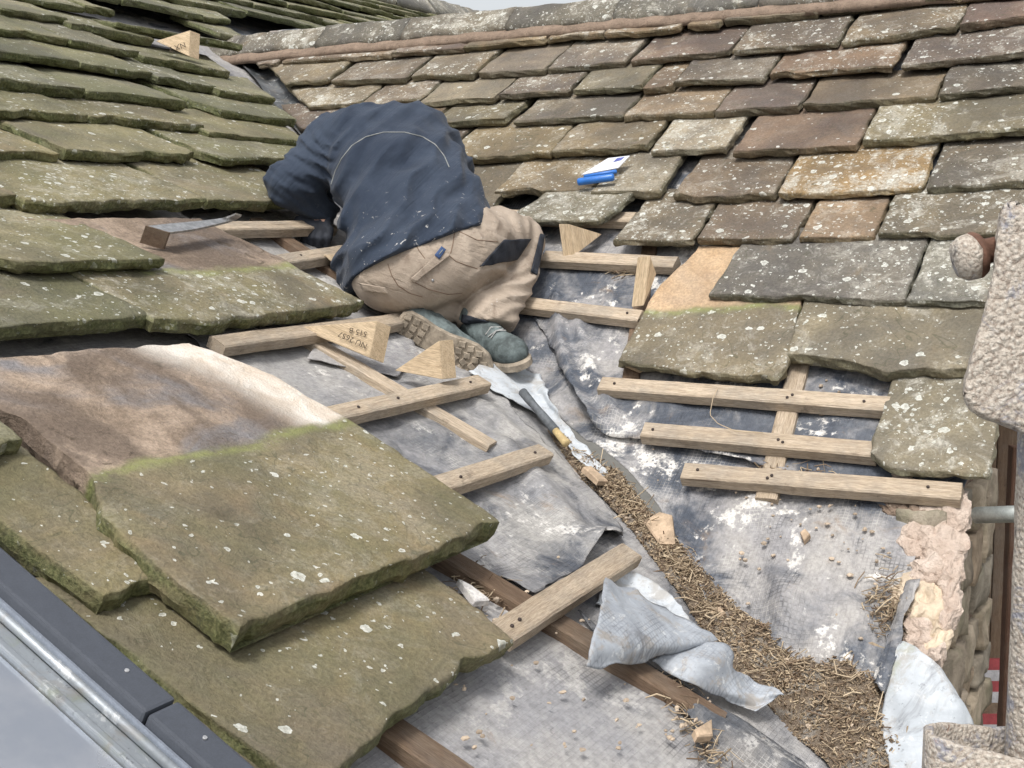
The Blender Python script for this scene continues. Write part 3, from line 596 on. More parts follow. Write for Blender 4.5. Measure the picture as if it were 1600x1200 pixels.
def ridgef(side, line, width, height, h=0.0):
    ln = np.array([UV(side, x, y, h) for x, y in line]); ln = resample(ln, 40)
    return lambda P: height * np.exp(-(near_line(P, ln)[0] / width) ** 2)
def lump(side, x, y, r, hgt): 
    c = UV(side, x, y, 0); return lambda P: hgt * np.exp(-(((P - c) ** 2).sum(1)) / r ** 2)
def catmull(C, n0, n1):
    C = np.asarray(C, float)
    def up(A, n):
        A = np.concatenate([2 * A[:1] - A[1:2], A, 2 * A[-1:] - A[-2:-1]]); k = len(A) - 3; out = []
        for t in np.linspace(0, k, n):
            i = min(int(t), k - 1); f = t - i; p0, p1, p2, p3 = A[i], A[i + 1], A[i + 2], A[i + 3]
            out.append(.5 * ((2 * p1) + (-p0 + p2) * f + (2 * p0 - 5 * p1 + 4 * p2 - p3) * f * f + (-p0 + 3 * p1 - 3 * p2 + p3) * f ** 3))
        return np.array(out)
    C = up(C, n0); return up(C.transpose(1, 0, 2), n1).transpose(1, 0, 2)
def ctrl_sheet(name, side, grid, mat, n0=28, n1=40, thick=.0025, parent=None, jag=.003, seed=0):
    C = [[on(side, x, y, h) for x, y, h in r] for r in grid]
    V = catmull(C, n0, n1); nv, nu = V.shape[:2]
    e = np.zeros((nv, nu)); e[0] = e[-1] = 1; e[:, 0] = e[:, -1] = 1
    V = V + (jag * (.35 + e))[..., None] * np.stack([fbm(V * 30, 2, seed), fbm(V * 30 + 5, 2, seed + 2), fbm(V * 30 + 11, 2, seed + 4)], -1)
    u, v, n = FR[side]; V = V + (.012 * (.5 - np.abs(fbm(V * 13 + seed, 2, seed + 9))) - .004)[..., None] * n
    idx = np.arange(nv * nu).reshape(nv, nu); V = V.reshape(-1, 3)
    f = np.stack([idx[:-1, :-1].ravel(), idx[:-1, 1:].ravel(), idx[1:, 1:].ravel(), idx[1:, :-1].ravel()], -1).tolist()
    o = mesh_obj(name, V, f, mat, parent, attrs={'gu': V @ u, 'gv': V @ v})
    md = o.modifiers.new('thickness', 'SOLIDIFY'); md.thickness = thick; md.offset = 0
    return o

wr = lambda s, amp=.004: (lambda u, v, P: amp * n2(u, v, 6, s, 3) + amp * .35 * n2(u, v, 22, s + 3, 2))
def addf(*fs): return lambda u, v, P: sum(f(u, v, P) if f.__code__.co_argcount == 3 else f(P) for f in fs)
# left roof
sheet('underlay', 'L', [(-250, 1500), (-300, 500), (-200, -60), (390, 60), (470, 190), (640, 395), (790, 575), (900, 695), (1010, 810), (1155, 985), (1300, 1145), (1480, 1345), (1300, 1500)], -.008, wr(1, .005), M['felt_base'], roofL, .03, 0, 401)
uu, vv_ = np.meshgrid(np.linspace(-1.6, 7.6, 60), np.linspace(1.9, vtop, 20)); idx = np.arange(1200).reshape(20, 60)
mk = (vv_ * math.cos(PL) > 2.35) | (uu < vv_ * VD['L'][0] - .02); q = np.stack([idx[:-1, :-1].ravel(), idx[:-1, 1:].ravel(), idx[1:, 1:].ravel(), idx[1:, :-1].ravel()], -1); q = q[mk.ravel()[q].all(1)]
mesh_obj('underlay', W3('L', uu.ravel(), vv_.ravel(), -.012 + 0 * uu.ravel()), q.tolist(), M['felt_dark'], roofL, attrs={'gu': uu.ravel(), 'gv': vv_.ravel()})
curl = [(880, 905), (912, 880), (945, 838), (978, 826)]
sheet('underlay', 'L', [(300, 330), (560, 330), (640, 480), (700, 575), (752, 588), (800, 640), (862, 697), (925, 765), (978, 826), (964, 846), (942, 842), (926, 862), (910, 884), (832, 925), (700, 862), (560, 760), (420, 640), (250, 480)], .004,
      addf(wr(5, .007), ridgef('L', [(790, 700), (860, 790), (935, 870)], .045, .022), ridgef('L', [(925, 865), (955, 842)], .03, .03), ridgef('L', [(690, 600), (760, 640), (850, 720)], .03, .012), ridgef('L', [(640, 690), (720, 790), (800, 870)], .06, -.012)), M['felt'], roofL, .012, .008, 402)
sheet('underlay', 'L', [(480, 560), (545, 575), (620, 590), (655, 555), (640, 520), (600, 505), (520, 500)], .012, wr(9, .004), M['felt_base'], roofL, .015, .004, 403)
sheet('underlay', 'L', [(895, 950), (985, 1010), (1075, 1075), (1140, 1110), (1250, 1185), (1340, 1290), (1180, 1330), (1100, 1210), (1085, 1130), (1010, 1060)], .006,
      addf(wr(12, .008), ridgef('L', [(1090, 1120), (1200, 1190), (1300, 1260)], .03, .02)), M['felt_dark'], roofL, .014, .006, 404)
# right roof
sheet('underlay', 'R', [(520, 240), (640, 380), (770, 545), (850, 630), (930, 695), (990, 750), (1045, 812), (1082, 885), (1105, 945), (1150, 1012), (1230, 1062), (1310, 1108), (1368, 1075), (1395, 1000), (1412, 930), (1445, 800), (1505, 765), (1570, 560), (1640, 240), (1700, -40), (1100, -10), (420, 50)], 0.0,
      addf(wr(21, .009), ridgef('R', [(930, 690), (990, 748), (1045, 815), (1082, 890), (1108, 950)], .014, .018), lump('R', 1245, 940, .055, .035), lump('R', 1290, 1000, .06, .02), ridgef('R', [(1180, 780), (1260, 870), (1340, 960)], .03, .016), lump('R', 1200, 1030, .05, -.02), ridgef('R', [(1215, 900), (1225, 980), (1180, 1050)], .025, .016)), M['felt_white'], roofR, .013, .006, 411)
sheet('underlay', 'R', [(700, 330), (850, 330), (1060, 330), (1600, 430), (1560, 640), (1500, 745), (1390, 792), (1300, 765), (1230, 742), (1170, 722), (1110, 708), (1050, 700), (1010, 690), (960, 684), (928, 668), (895, 610), (868, 560), (838, 500), (790, 462)], .010,
      addf(wr(31, .007), ridgef('R', [(872, 470), (880, 545), (900, 620), (930, 668)], .022, .035), ridgef('R', [(900, 480), (922, 580), (962, 655)], .02, .022), ridgef('R', [(928, 668), (1010, 690), (1110, 708), (1230, 742)], .012, .012), ridgef('R', [(1000, 620), (1120, 690)], .03, .01), lump('R', 1310, 690, .05, .016)), M['felt_white'], roofR, .013, .007, 412)
# pale lead soaker lying in the valley under the boots
o = ctrl_sheet('lead_soaker', 'L', [[(735, 574, .03), (790, 562, .03), (836, 560, .05)], [(772, 606, .022), (825, 602, .022), (856, 612, .045)], [(836, 640, .02), (862, 644, .018), (882, 652, .035)], [(872, 682, .02), (892, 690, .018), (908, 692, .03)], [(908, 716, .02), (922, 722, .018), (936, 724, .028)], [(945, 748, .02), (955, 752, .018), (966, 752, .025)]], M['lead_white'], 80, 24, seed=3, jag=.006)
tag(o, 'whitish strip of lead lying down the valley below the boots', 'lead sheet')
# the peeled flap of sheet
o = ctrl_sheet('lead_flap', 'L', [
    [(947, 903, .10), (1000, 925, .075), (1060, 962, .06), (1105, 988, .075), (1124, 1000, .075)],
    [(938, 950, .105), (990, 965, .095), (1050, 988, .075), (1088, 1000, .075), (1105, 1006, .07)],
    [(926, 1000, .09), (980, 1004, .085), (1035, 1010, .07), (1066, 1014, .06), (1082, 1014, .055)],
    [(915, 1043, .055), (965, 1038, .055), (1020, 1028, .045), (1046, 1022, .04), (1060, 1020, .035)]], M['lead'], 30, 40, seed=8)
tag(o, 'large grey flap of lead peeled up and folded over beside the straw', 'lead sheet')
o = ctrl_sheet('lead_flap', 'L', [
    [(960, 890, .03), (1000, 892, .03), (1042, 924, .035), (1075, 962, .045), (1085, 985, .055)],
    [(950, 905, .012), (985, 915, .012), (1030, 945, .02), (1060, 975, .03), (1075, 995, .045)],
    [(930, 945, .004), (960, 950, .004), (1000, 975, .006), (1040, 1000, .015), (1060, 1010, .03)]], M['lead_white'], 20, 30, seed=15)
tag(o, 'pale sheet edge lying behind the peeled lead flap under the batten end', 'lead sheet')
o = ctrl_sheet('rolled_sheet', 'L', [
    [(1086, 1006, .06), (1118, 1000, .085), (1143, 1020, .075), (1148, 1046, .05), (1180, 1066, .03), (1226, 1083, .06)],
    [(1066, 1014, .055), (1092, 1018, .075), (1122, 1034, .075), (1146, 1062, .045), (1168, 1086, .025), (1216, 1086, .05)],
    [(1048, 1022, .045), (1074, 1034, .055), (1106, 1052, .055), (1146, 1082, .035), (1182, 1100, .022), (1206, 1096, .035)],
    [(1020, 1032, .02), (1050, 1052, .025), (1090, 1072, .03), (1130, 1090, .02), (1156, 1104, .012), (1180, 1112, .02)]], M['lead'], 26, 60, seed=22)
tag(o, 'curled tube and wavy lip of grey sheet below the peeled flap', 'lead sheet')
o = ctrl_sheet('lead_apron', 'R', [
    [(1404, 1006, .03), (1412, 1003, .035), (1440, 1018, .04), (1468, 1045, .03), (1495, 1084, .0)],
    [(1388, 1062, .02), (1412, 1060, .03), (1450, 1072, .035), (1490, 1100, .02), (1522, 1130, -.02)],
    [(1376, 1130, .015), (1405, 1132, .02), (1442, 1140, .03), (1480, 1160, .01), (1510, 1190, -.04)],
    [(1392, 1200, .03), (1412, 1205, .03), (1440, 1215, .03), (1470, 1230, .0), (1500, 1250, -.05)],
    [(1400, 1270, .01), (1420, 1280, .01), (1445, 1290, .0), (1470, 1300, -.03), (1500, 1320, -.08)]], M['lead_white'], 36, 30, seed=31)
tag(o, 'pale blue-grey lead apron curling over the wall top at bottom right', 'lead sheet')
o = ctrl_sheet('lead_upstand', 'R', [[(1418, 912, .02), (1428, 905, .03), (1437, 902, .036)], [(1402, 946, .018), (1410, 946, .032), (1417, 952, .034)], [(1384, 1000, .015), (1396, 1002, .03), (1406, 1010, .03)], [(1362, 1062, .01), (1371, 1070, .026), (1380, 1084, .026)]], M['felt_white'], 30, 10, seed=36, jag=.005)
tag(o, 'narrow upright strip of white-splashed flashing beside the wall top', 'lead sheet')
# dark lead in the slated part of the valley
P0 = on('R', 392, 92, .03); 
def valley_pt(s_, off): return VDIR * s_ + off
V = []; ss = np.linspace(1.15, 3.15, 60); hor = np.cross([0, 0, 1.0], VDIR); hor /= np.linalg.norm(hor)
for s_ in ss:
    for w_ in np.linspace(-1, 1, 7):
        c = VDIR * s_ + hor * (w_ * .075 + .008 * float(vnoise(np.array([[s_ * 4, 1, 2]]))[0])); c[2] = max(c[1] * _a, c[0] * _b) + .012 + .006 * float(vnoise(np.array([[s_ * 9, w_ * 2, 5]]))[0]); V.append(c)
idx = np.arange(len(V)).reshape(60, 7)
o = mesh_obj('valley_lead', np.array(V), np.stack([idx[:-1, :-1].ravel(), idx[:-1, 1:].ravel(), idx[1:, 1:].ravel(), idx[1:, :-1].ravel()], -1).tolist(), M['lead_dark'])
tag(o, 'dark narrow lead gutter in the valley between the two roofs above the man', 'lead gutter')

# debris bed and straw
cl = [((862, 668), .02), ((905, 712), .05), ((945, 752), .062), ((985, 797), .07), ((1040, 862), .078), ((1090, 925), .085), ((1150, 1000), .095), ((1205, 1055), .1), ((1270, 1110), .115), ((1330, 1175), .125), ((1390, 1250), .13)]
cc = np.array([on('L', x, y, .01) for (x, y), w in cl]); cw = np.array([w for _, w in cl])
cs = np.r_[0, np.cumsum(np.linalg.norm(np.diff(cc, axis=0), axis=1))]
n_s, n_w = 110, 30
def bed(s_, w_):
    c = np.stack([np.interp(s_, cs, cc[:, k]) for k in range(3)], -1); hw = np.interp(s_, cs, cw) * (.62 + .18 * vnoise(np.stack([s_ * 9, s_ * 0, s_ * 0], -1), 77))
    p = c + hor * (w_ * hw)[..., None]
    z = np.maximum(p[..., 1] * _a, p[..., 0] * _b) 
    p[..., 2] = z + .028 * (1 - w_ ** 2) ** .7 - .008 + .012 * fbm(np.stack([p[..., 0] * 16, p[..., 1] * 16, p[..., 1] * 0], -1), 4, 61)
    return p
gs, gw = np.meshgrid(np.linspace(0, cs[-1], n_s), np.linspace(-1, 1, n_w), indexing='ij')
BP = bed(gs, gw); idx = np.arange(n_s * n_w).reshape(n_s, n_w)
s_ = NT('valley_dirt'); p_ = s_.pos(); a_ = s_.noise(p_, 30, 7, .72, .6); b_ = s_.noise(p_, 210, 4, .7)
c_ = s_.mix(s_.ramp(a_, .3, .7), (.17, .125, .09), (.34, .27, .2)); c_ = s_.mix(s_.ramp(s_.noise(p_, 7, 5, .7, .8), .48, .6, 0, .8), c_, (.38, .35, .31)); c_ = s_.mix(s_.ramp(b_, .56, .68, 0, .8), c_, (.5, .43, .35)); c_ = s_.mix(s_.ramp(b_, .4, .3, 0, .7), c_, (.07, .05, .036))
M['dirt'] = s_.fin(c_, .95, .15, s_.bump(s_.math('ADD', a_, b_), 1.0, .012))
o = mesh_obj('valley_dirt', BP.reshape(-1, 3), np.stack([idx[:-1, :-1].ravel(), idx[:-1, 1:].ravel(), idx[1:, 1:].ravel(), idx[1:, :-1].ravel()], -1).tolist(), M['dirt'])
tag(o, 'brown dirt and old nesting matter filling the open valley', 'debris', kind='stuff')
s_ = NT('straw'); tn = s_.attr('tone')
M['straw'] = s_.fin(s_.mix(tn, (.17, .115, .075), (.56, .45, .31)), .75, .3)
def sticks(name, centers, lens, wid, mat, spread=.35, seed=0):
    r = np.random.RandomState(seed); n = len(centers)
    d = r.normal(size=(n, 3)); d[:, 2] *= spread; d /= np.linalg.norm(d, axis=1)[:, None]
    tmp = r.normal(size=(n, 3)); e1 = np.cross(d, tmp); e1 /= np.linalg.norm(e1, axis=1)[:, None]; e2 = np.cross(d, e1)
    V = []
    bend = r.normal(size=(n, 3)) * .12
    for k, t_ in enumerate((-.5, 0, .5)):
        c = centers + d * (lens * t_)[:, None] + (bend * lens[:, None] if k == 1 else 0)
        for a, b in ((1, 0), (-.5, .8), (-.5, -.8)): V.append(c + (e1 * a + e2 * b) * wid[:, None])
    V = np.stack(V, 1).reshape(-1, 3); f = []
    base = np.arange(n) * 9
    for k in (0, 3):
        for q in range(3): f.append(np.stack([base + k + q, base + k + (q + 1) % 3, base + k + 3 + (q + 1) % 3, base + k + 3 + q], -1))
    f = np.concatenate(f).tolist(); tone = np.repeat(r.uniform(0, 1, n) ** 1.2, 9)
    return mesh_obj(name, V, f, mat, None, attrs={'tone': tone})
r_ = np.random.RandomState(5); ns_ = 1000
ssamp = r_.uniform(.06, 1, ns_) ** .8 * cs[-1]; wsamp = np.clip(r_.normal(0, .55, ns_), -.97, .97); keep_ = vnoise(np.stack([ssamp * 11, wsamp * 1.3, wsamp * 0], -1), 91) > -.25; ssamp = ssamp[keep_]; wsamp = wsamp[keep_]; ns_ = len(ssamp); C_ = bed(ssamp, wsamp); C_[:, 2] += r_.uniform(.0, .016, ns_)
ext = np.array([on('R', 1385 + r_.normal() * 16, 948 + r_.normal() * 26, .012) for _ in range(160)] + [on('R', *p, .012) for p in [(1220 + r_.normal() * 90, 950 + r_.normal() * 110) for _ in range(0)]] + [on('L', 745 + r_.normal() * 22, 930 + r_.normal() * 22, .004) for _ in range(90)] + [on('L', 1060 + 70 * t_ + r_.normal() * 12, 1090 + 110 * t_ + r_.normal() * 12, .01) for t_ in r_.uniform(-.3, 1, 110)] + [on('R', 1240 + r_.normal() * 40, 738 + r_.normal() * 8, .018) for _ in range(60)] + [on('R', 975 + r_.normal() * 14, 424 + r_.normal() * 4, .02) for _ in range(40)])
C_ = np.vstack([C_, ext])
o = sticks('straw', C_, r_.uniform(.008, .05, len(C_)) * np.where(r_.rand(len(C_)) < .12, 2.0, 1), r_.uniform(.0006, .0019, len(C_)), M['straw'], .35, 9)
tag(o, 'loose straw and twigs scattered along the valley', 'straw', kind='stuff')
nf = 7000; C2f = bed(r_.uniform(.03, 1, nf) * cs[-1], np.clip(r_.normal(0, .6, nf), -.99, .99)); C2f[:, 2] += r_.uniform(-.002, .006, nf)
tag(sticks('chaff', C2f, r_.uniform(.003, .013, nf), r_.uniform(.0008, .0024, nf), M['straw'], .5, 12), 'fine chaff and crumbled moss in the valley bed', 'chaff', kind='stuff')
pth = resample(np.array([on('R', x, y, h) for x, y, h in ((1121, 606, .06), (1114, 622, .07), (1109, 648, .06), (1122, 662, .06), (1150, 674, .065), (1192, 676, .06))]), 24); V = []
for c in pth:
    for a in range(4): V.append(c + (CR * math.cos(a * math.pi / 2) + CU * math.sin(a * math.pi / 2)) * .0011)
tag(mesh_obj('dry_stalk', np.array(V), [[i * 4 + a, i * 4 + (a + 1) % 4, i * 4 + 4 + (a + 1) % 4, i * 4 + 4 + a] for i in range(23) for a in range(4)], M['straw'], attrs={'tone': np.full(len(V), .8)}), 'single bent dry stalk hanging over two battens on the right', 'stalk')
# stone chips, crumbs of mortar and splinters
def rock(seed, n=1, r=1.0):
    bm = bmesh.new(); bmesh.ops.create_icosphere(bm, subdivisions=n, radius=r); V = np.array([v.co[:] for v in bm.verts]); F_ = [[v.index for v in f.verts] for f in bm.faces]; bm.free()
    V = V * (1 + .35 * vnoise(V * 1.7 + seed * 3.1, seed)[:, None] + .12 * vnoise(V * 4.1 + seed, seed + 1)[:, None]); return V, F_
V = []; F_ = []; k0 = 0
spots = [('R', r_.uniform(1150, 1460), r_.uniform(760, 1000)) for _ in range(90)] + [('L', r_.uniform(700, 1000), r_.uniform(860, 1180)) for _ in range(50)] + [('B', 0, 0)] * 120 + [('L', r_.uniform(1040, 1110), r_.uniform(1060, 1160)) for _ in range(40)] + [('R', r_.uniform(1000, 1400), r_.uniform(500, 760)) for _ in range(30)]
for i, (sd_, x, y) in enumerate(spots):
    c = bed(np.array([r_.uniform(.05, 1) * cs[-1]]), np.array([r_.uniform(-1, 1)]))[0] if sd_ == 'B' else on(sd_, x, y, .012)
    v, f = rock(i); v = v * np.array([1, r_.uniform(.5, 1), r_.uniform(.35, .7)]) * r_.uniform(.0025, .0085) + c
    V.append(v); F_ += [[a + k0 for a in q] for q in f]; k0 += len(v)
o = mesh_obj('mortar_crumbs', np.vstack(V), F_, plain_mat('crumb_stone', (.42, .34, .26), .9, .2, .35, 25, .3), smooth=False)
tag(o, 'small crumbs of mortar and stone strewn over the felt', 'rubble', kind='stuff')
M['flake'] = plain_mat('stone_flake', (.44, .33, .23), .85, .25, .25, 30, .5)
for i, (sd_, pts, lab) in enumerate([('L', [(911, 730), (922, 728), (950, 752), (935, 752)], 'pale thin stone flake on the dirt at the top of the straw'),
        ('L', [(1085, 1140), (1112, 1124), (1114, 1150), (1090, 1152)], 'tan chip of stone at the lower end of the dark rafter'),
        ('R', [(1005, 815), (1030, 800), (1050, 805), (1055, 850), (1030, 850)], 'flat beige stone flake in the valley dirt above the batten end'),
        ('R', [(1250, 832), (1258, 826), (1266, 835), (1256, 846)], 'small orange chip of stone on the grey felt'),
        ('R', [(1108, 955), (1125, 948), (1134, 958), (1118, 972)], 'pinkish lump of mortar between straw and felt'),
        ('L', [(716, 905), (735, 915), (765, 938), (742, 940)], 'dark splinter of slate lying against the rafter by the big slate')]):
    pts = np.array([on(sd_, x, y, .03) for x, y in pts]); n_ = FR[sd_][2]; k = len(pts); c = pts.mean(0)
    P = np.vstack([c + (pts - c) * .85 + n_ * .003, pts, pts - n_ * .012]); f = [list(range(k))] + [[i_, k + i_, k + (i_ + 1) % k, (i_ + 1) % k] for i_ in range(k)] + [[k + i_, 2 * k + i_, 2 * k + (i_ + 1) % k, k + (i_ + 1) % k] for i_ in range(k)] + [list(range(3 * k - 1, 2 * k - 1, -1))]
    tag(mesh_obj('stone_chip', P, f, M['flake'] if i != 5 else M['stone_L'], smooth=False), lab, 'stone chip', 'loose stone chips')

# ------------------------------------------------------------------ gable wall under the right-hand verge
yw = on('R', 1500, 770, .0)[1]
wall = tag(empty('gable_wall', (0, yw, -2)), 'rough sandstone gable wall with pink mortar along its broken top', 'wall')
s_ = NT('rubble_stone'); p_ = s_.pos(11.0); a_ = s_.noise(p_, 13, 7, .7, .5); b_ = s_.noise(p_, 130, 4, .7); oi_ = s_.N('ShaderNodeObjectInfo').outputs['Color']
c_ = s_.mix(s_.ramp(a_, .3, .7), s_.mix(1.0, oi_, (.6, .58, .55), 'MULTIPLY'), s_.mix(1.0, oi_, (1.25, 1.22, 1.18), 'MULTIPLY')); c_ = s_.mix(s_.ramp(s_.noise(p_, 7, 5, .6), .5, .7, 0, .5), c_, (.2, .2, .12))
M['rubble'] = s_.fin(c_, .92, .2, s_.bump(s_.math('ADD', a_, s_.math('MULTIPLY', b_, .5)), 1.0, .012))
def rough_block(name, lo, hi, parent, mat, color, seed, amp=.012, n=4):
    bm = bmesh.new(); bmesh.ops.create_cube(bm, size=1); bmesh.ops.subdivide_edges(bm, edges=bm.edges[:], cuts=n, use_grid_fill=True)
    V = np.array([v.co[:] for v in bm.verts]); F_ = [[v.index for v in f.verts] for f in bm.faces]; bm.free()
    lo = np.asarray(lo, float); hi = np.asarray(hi, float); sz = hi - lo
    V = V * (1 - .10 * (np.abs(V * 2) ** 4).sum(1)[:, None] / 3 * np.minimum(1, .12 / sz)); V = (lo + hi) / 2 + V * sz
    V = V + amp * np.stack([fbm(V * 12 + seed, 3, seed), fbm(V * 12 + seed + 3, 3, seed + 1), fbm(V * 12 + seed + 7, 3, seed + 2)], -1)
    o = mesh_obj(name, V, F_, mat, parent); o.color = (*color, 1); return o
tq = (yw - CAM[1]) / ray(1553, 800)[1]; xe = (CAM + ray(1553, 800) * tq)[0]
zc = -1.45; row_i = 0
cols = [(.46, .39, .3), (.4, .34, .27), (.48, .41, .32), (.37, .33, .27), (.44, .35, .26)]
while zc < xe * _b:
    hgt = rng.uniform(.07, .12); x1 = xe
    while x1 > -1.0:
        w = rng.uniform(.14, .3); x0 = x1 - w
        top = zc + hgt
        if top < (x0 + .04) * _b + .03: rough_block('wall_stone', (x0 + .006, yw - .006 + rng.uniform(-.012, .012), zc + .005), (x1 - .006, yw + .12, min(top, 9)), wall, M['rubble'], rng.choice(cols), rng.randrange(999))
        x1 = x0
    zc += hgt
# core of the wall, stepped back, following the slope
P = []
for y_ in (yw + .02, yw + .3):
    for x_, z_ in ((-1.05, -4.5), (xe - .012, -4.5), (xe - .012, (xe - .012) * _b - .03), (-1.05, -1.05 * _b - .03)): P.append((x_, y_, z_))
mesh_obj('wall_core', np.array(P), [[0, 1, 2, 3], [7, 6, 5, 4], [0, 4, 5, 1], [1, 5, 6, 2], [2, 6, 7, 3], [3, 7, 4, 0]], M['mortar'], wall, smooth=False)
s_ = NT('pale_mortar'); p_ = s_.pos(5.0); a_ = s_.noise(p_, 18, 7, .7, .4); b_ = s_.noise(p_, 120, 4, .7)
M['pale_mortar'] = s_.fin(s_.mix(s_.ramp(a_, .3, .7), (.56, .44, .36), (.74, .62, .53)), .92, .2, s_.bump(s_.math('ADD', a_, b_), .9, .012))
M['cream_stone'] = plain_mat('cream_stone', (.56, .46, .345), .85, .25, .2, 14, .6, dist=.006)
for i, (x, y, rx, ry, mt) in enumerate([(1458, 815, 24, 22, 0), (1487, 812, 20, 26, 0), (1450, 850, 30, 22, 0), (1482, 858, 22, 26, 0), (1462, 888, 28, 20, 0), (1442, 905, 22, 18, 0), (1480, 905, 14, 34, 0), (1425, 938, 26, 28, 1), (1448, 950, 20, 30, 1), (1464, 965, 14, 26, 0), (1440, 992, 24, 20, 0), (1462, 1002, 12, 30, 1), (1405, 795, 22, 12, 2), (1428, 800, 18, 12, 2), (1452, 1028, 16, 22, 0), (1408, 755, 14, 8, 0), (1484, 960, 9, 40, 0), (1490, 790, 16, 20, 0)]):
    v, f = rock(i + 40, 4); d = np.linalg.norm(on('R', x, y) - CAM); u_, v_, n_ = FR['R']
    c = on('R', x, y, -.005); v = c + (v[:, :1] * u_ * rx * 1.25 + v[:, 1:2] * v_ * ry * 1.55) * d / FPX + v[:, 2:3] * n_ * .024
    v = v + .009 * np.stack([fbm(v * 38, 4, i), fbm(v * 34 + 4, 4, i), fbm(v * 34 + 8, 4, i)], -1)
    mesh_obj('mortar_lump' if mt == 0 else 'packing_stone', v, f, M[('pale_mortar', 'cream_stone', 'mortar')[mt]], wall, smooth=False)
# what shows in the gap beyond the wall: a brown post, a dark boarded wall and a striped board
M['brown_wood'] = wood_mat('brown_stained_wood', (.14, .075, .05), (.09, .05, .035), .4, grey=.1)
b0 = at(1566, 1180, 3.55); b1 = at(1575, 690, 3.5); b1[:2] = b0[:2]; b0[2] = -4.5
tag(timber('brown_post', b0, b1, .035, .035, -CF, None, M['brown_wood']), 'thin brown upright post beyond the gable wall', 'post')
bw = empty('boarded_wall', tuple(at(1570, 900, 5.2))); tag(bw, 'dark brown boarded wall glimpsed in the gap beyond the gable', 'wall')
for i in range(9):
    c = at(1500 + i * 32, 900, 5.2); A = np.array([c[0], c[1], -4.5]); B_ = np.array([c[0], c[1], .15 + CAM[2] * 0])
    timber('board', A, B_, .078, .02, -CF, bw, M['rafter'], seed=i)
sb = empty('striped_board', tuple(at(1553, 1085, 4.6))); tag(sb, 'red and white striped board low in the gap beyond the gable wall', 'board')
red = plain_mat('red_paint', (.28, .05, .055), .5, .4); wht = plain_mat('white_paint', (.4, .39, .4), .5, .4)
for i in range(7):
    y0 = 1030 + i * 17; q = [at(1520, y0, 4.6), at(1590, y0, 4.6), at(1590, y0 + 17, 4.6), at(1520, y0 + 17, 4.6)]; q += [p + CF * .02 for p in q]
    mesh_obj('stripe', np.array(q), [[3, 2, 1, 0], [4, 5, 6, 7], [0, 1, 5, 4], [1, 2, 6, 5], [2, 3, 7, 6], [3, 0, 4, 7]], (red, wht, M['rafter'])[(0, 1, 0, 1, 2, 0, 1)[i]], sb, smooth=False)
def tube(name, A, B_, r, mat, parent=None, n=24, r1=None, rings=2, wob=0):
    A = np.asarray(A, float); B_ = np.asarray(B_, float); d = B_ - A; L_ = np.linalg.norm(d); d /= L_; e1 = np.cross(d, [.3, .5, .8]); e1 /= np.linalg.norm(e1); e2 = np.cross(d, e1); r1 = r if r1 is None else r1
    V = []
    for k in range(rings):
        t_ = k / (rings - 1); rr = r + (r1 - r) * t_
        for a in np.linspace(0, 2 * math.pi, n, endpoint=False): V.append(A + d * L_ * t_ + (e1 * math.cos(a) + e2 * math.sin(a)) * rr)
    V = np.array(V); V = V + wob * fbm(V * 40, 2, 3)[:, None] * e1
    f = [[k * n + i, k * n + (i + 1) % n, (k + 1) * n + (i + 1) % n, (k + 1) * n + i] for k in range(rings - 1) for i in range(n)]
    f.append(list(range(n))[::-1]); f.append([(rings - 1) * n + i for i in range(n)])
    fs = [True] * (len(f) - 2) + [False, False]
    return mesh_obj(name, V, f, mat, parent, fsmooth=fs)
M['galv'] = plain_mat('galvanised_steel', (.36, .38, .36), .5, .5, .2, 40, .2, .6)
tag(tube('pipe_stub', at(1525, 805, 2.72), at(1625, 802, 2.6), .0175, M['galv']), 'short grey pipe running from the gable wall to the scaffold', 'pipe')
s_ = NT('ground_paving'); p_ = s_.pos(); a_ = s_.noise(p_, 3, 6, .6)
g = mesh_obj('ground', np.array([(-400, -400, -4.5), (400, -400, -4.5), (400, 400, -4.5), (-400, 400, -4.5)]), [[0, 1, 2, 3]], s_.fin(s_.mix(a_, (.1, .1, .09), (.2, .19, .17)), .9, .3, s_.bump(a_, .5, .02)))
tag(g, kind='structure')

# ------------------------------------------------------------------ roof window at the lower left
def lbox(name, u0, u1, v0, v1, h0, h1, mat, parent, bev=.004, side='L'):
    bm = bmesh.new(); vs_ = [bm.verts.new(W3(side, np.array([u]), np.array([v]), np.array([h]))[0]) for h in (h0, h1) for u, v in ((u0, v0), (u1, v0), (u1, v1), (u0, v1))]
    for f in ((3, 2, 1, 0), (4, 5, 6, 7), (0, 1, 5, 4), (1, 2, 6, 5), (2, 3, 7, 6), (3, 0, 4, 7)): bm.faces.new([vs_[i] for i in f])
    if bev: bmesh.ops.bevel(bm, geom=bm.edges[:], offset=bev, segments=2, profile=.6, affect='EDGES')
    V = [v.co[:] for v in bm.verts]; bm.verts.index_update(); F_ = [[v.index for v in f.verts] for f in bm.faces]; bm.free()
    return mesh_obj(name, V, F_, mat, parent, smooth=False)
hc = .125
uo = np.mean([UV('L', 0, 856, hc)[0], UV('L', 280, 1091, hc)[0]]); ub = np.mean([UV('L', 0, 915, hc)[0], UV('L', 234, 1115, hc)[0]])
us = np.mean([UV('L', 0, 962, .1)[0], UV('L', 285, 1194, .1)[0]]); ug = np.mean([UV('L', 0, 1012, .09)[0], UV('L', 220, 1200, .09)[0]])
vj = UV('L', 280, 1091, hc)[1]; vt = UV('L', -260, 640, hc)[1]; vb = UV('L', 560, 1330, hc)[1]
win = tag(empty('roof_window', tuple(W3('L', np.array([ug]), np.array([vj]), np.array([0.0]))[0])), 'roof window with dark grey metal covers at the lower left corner', 'roof window')
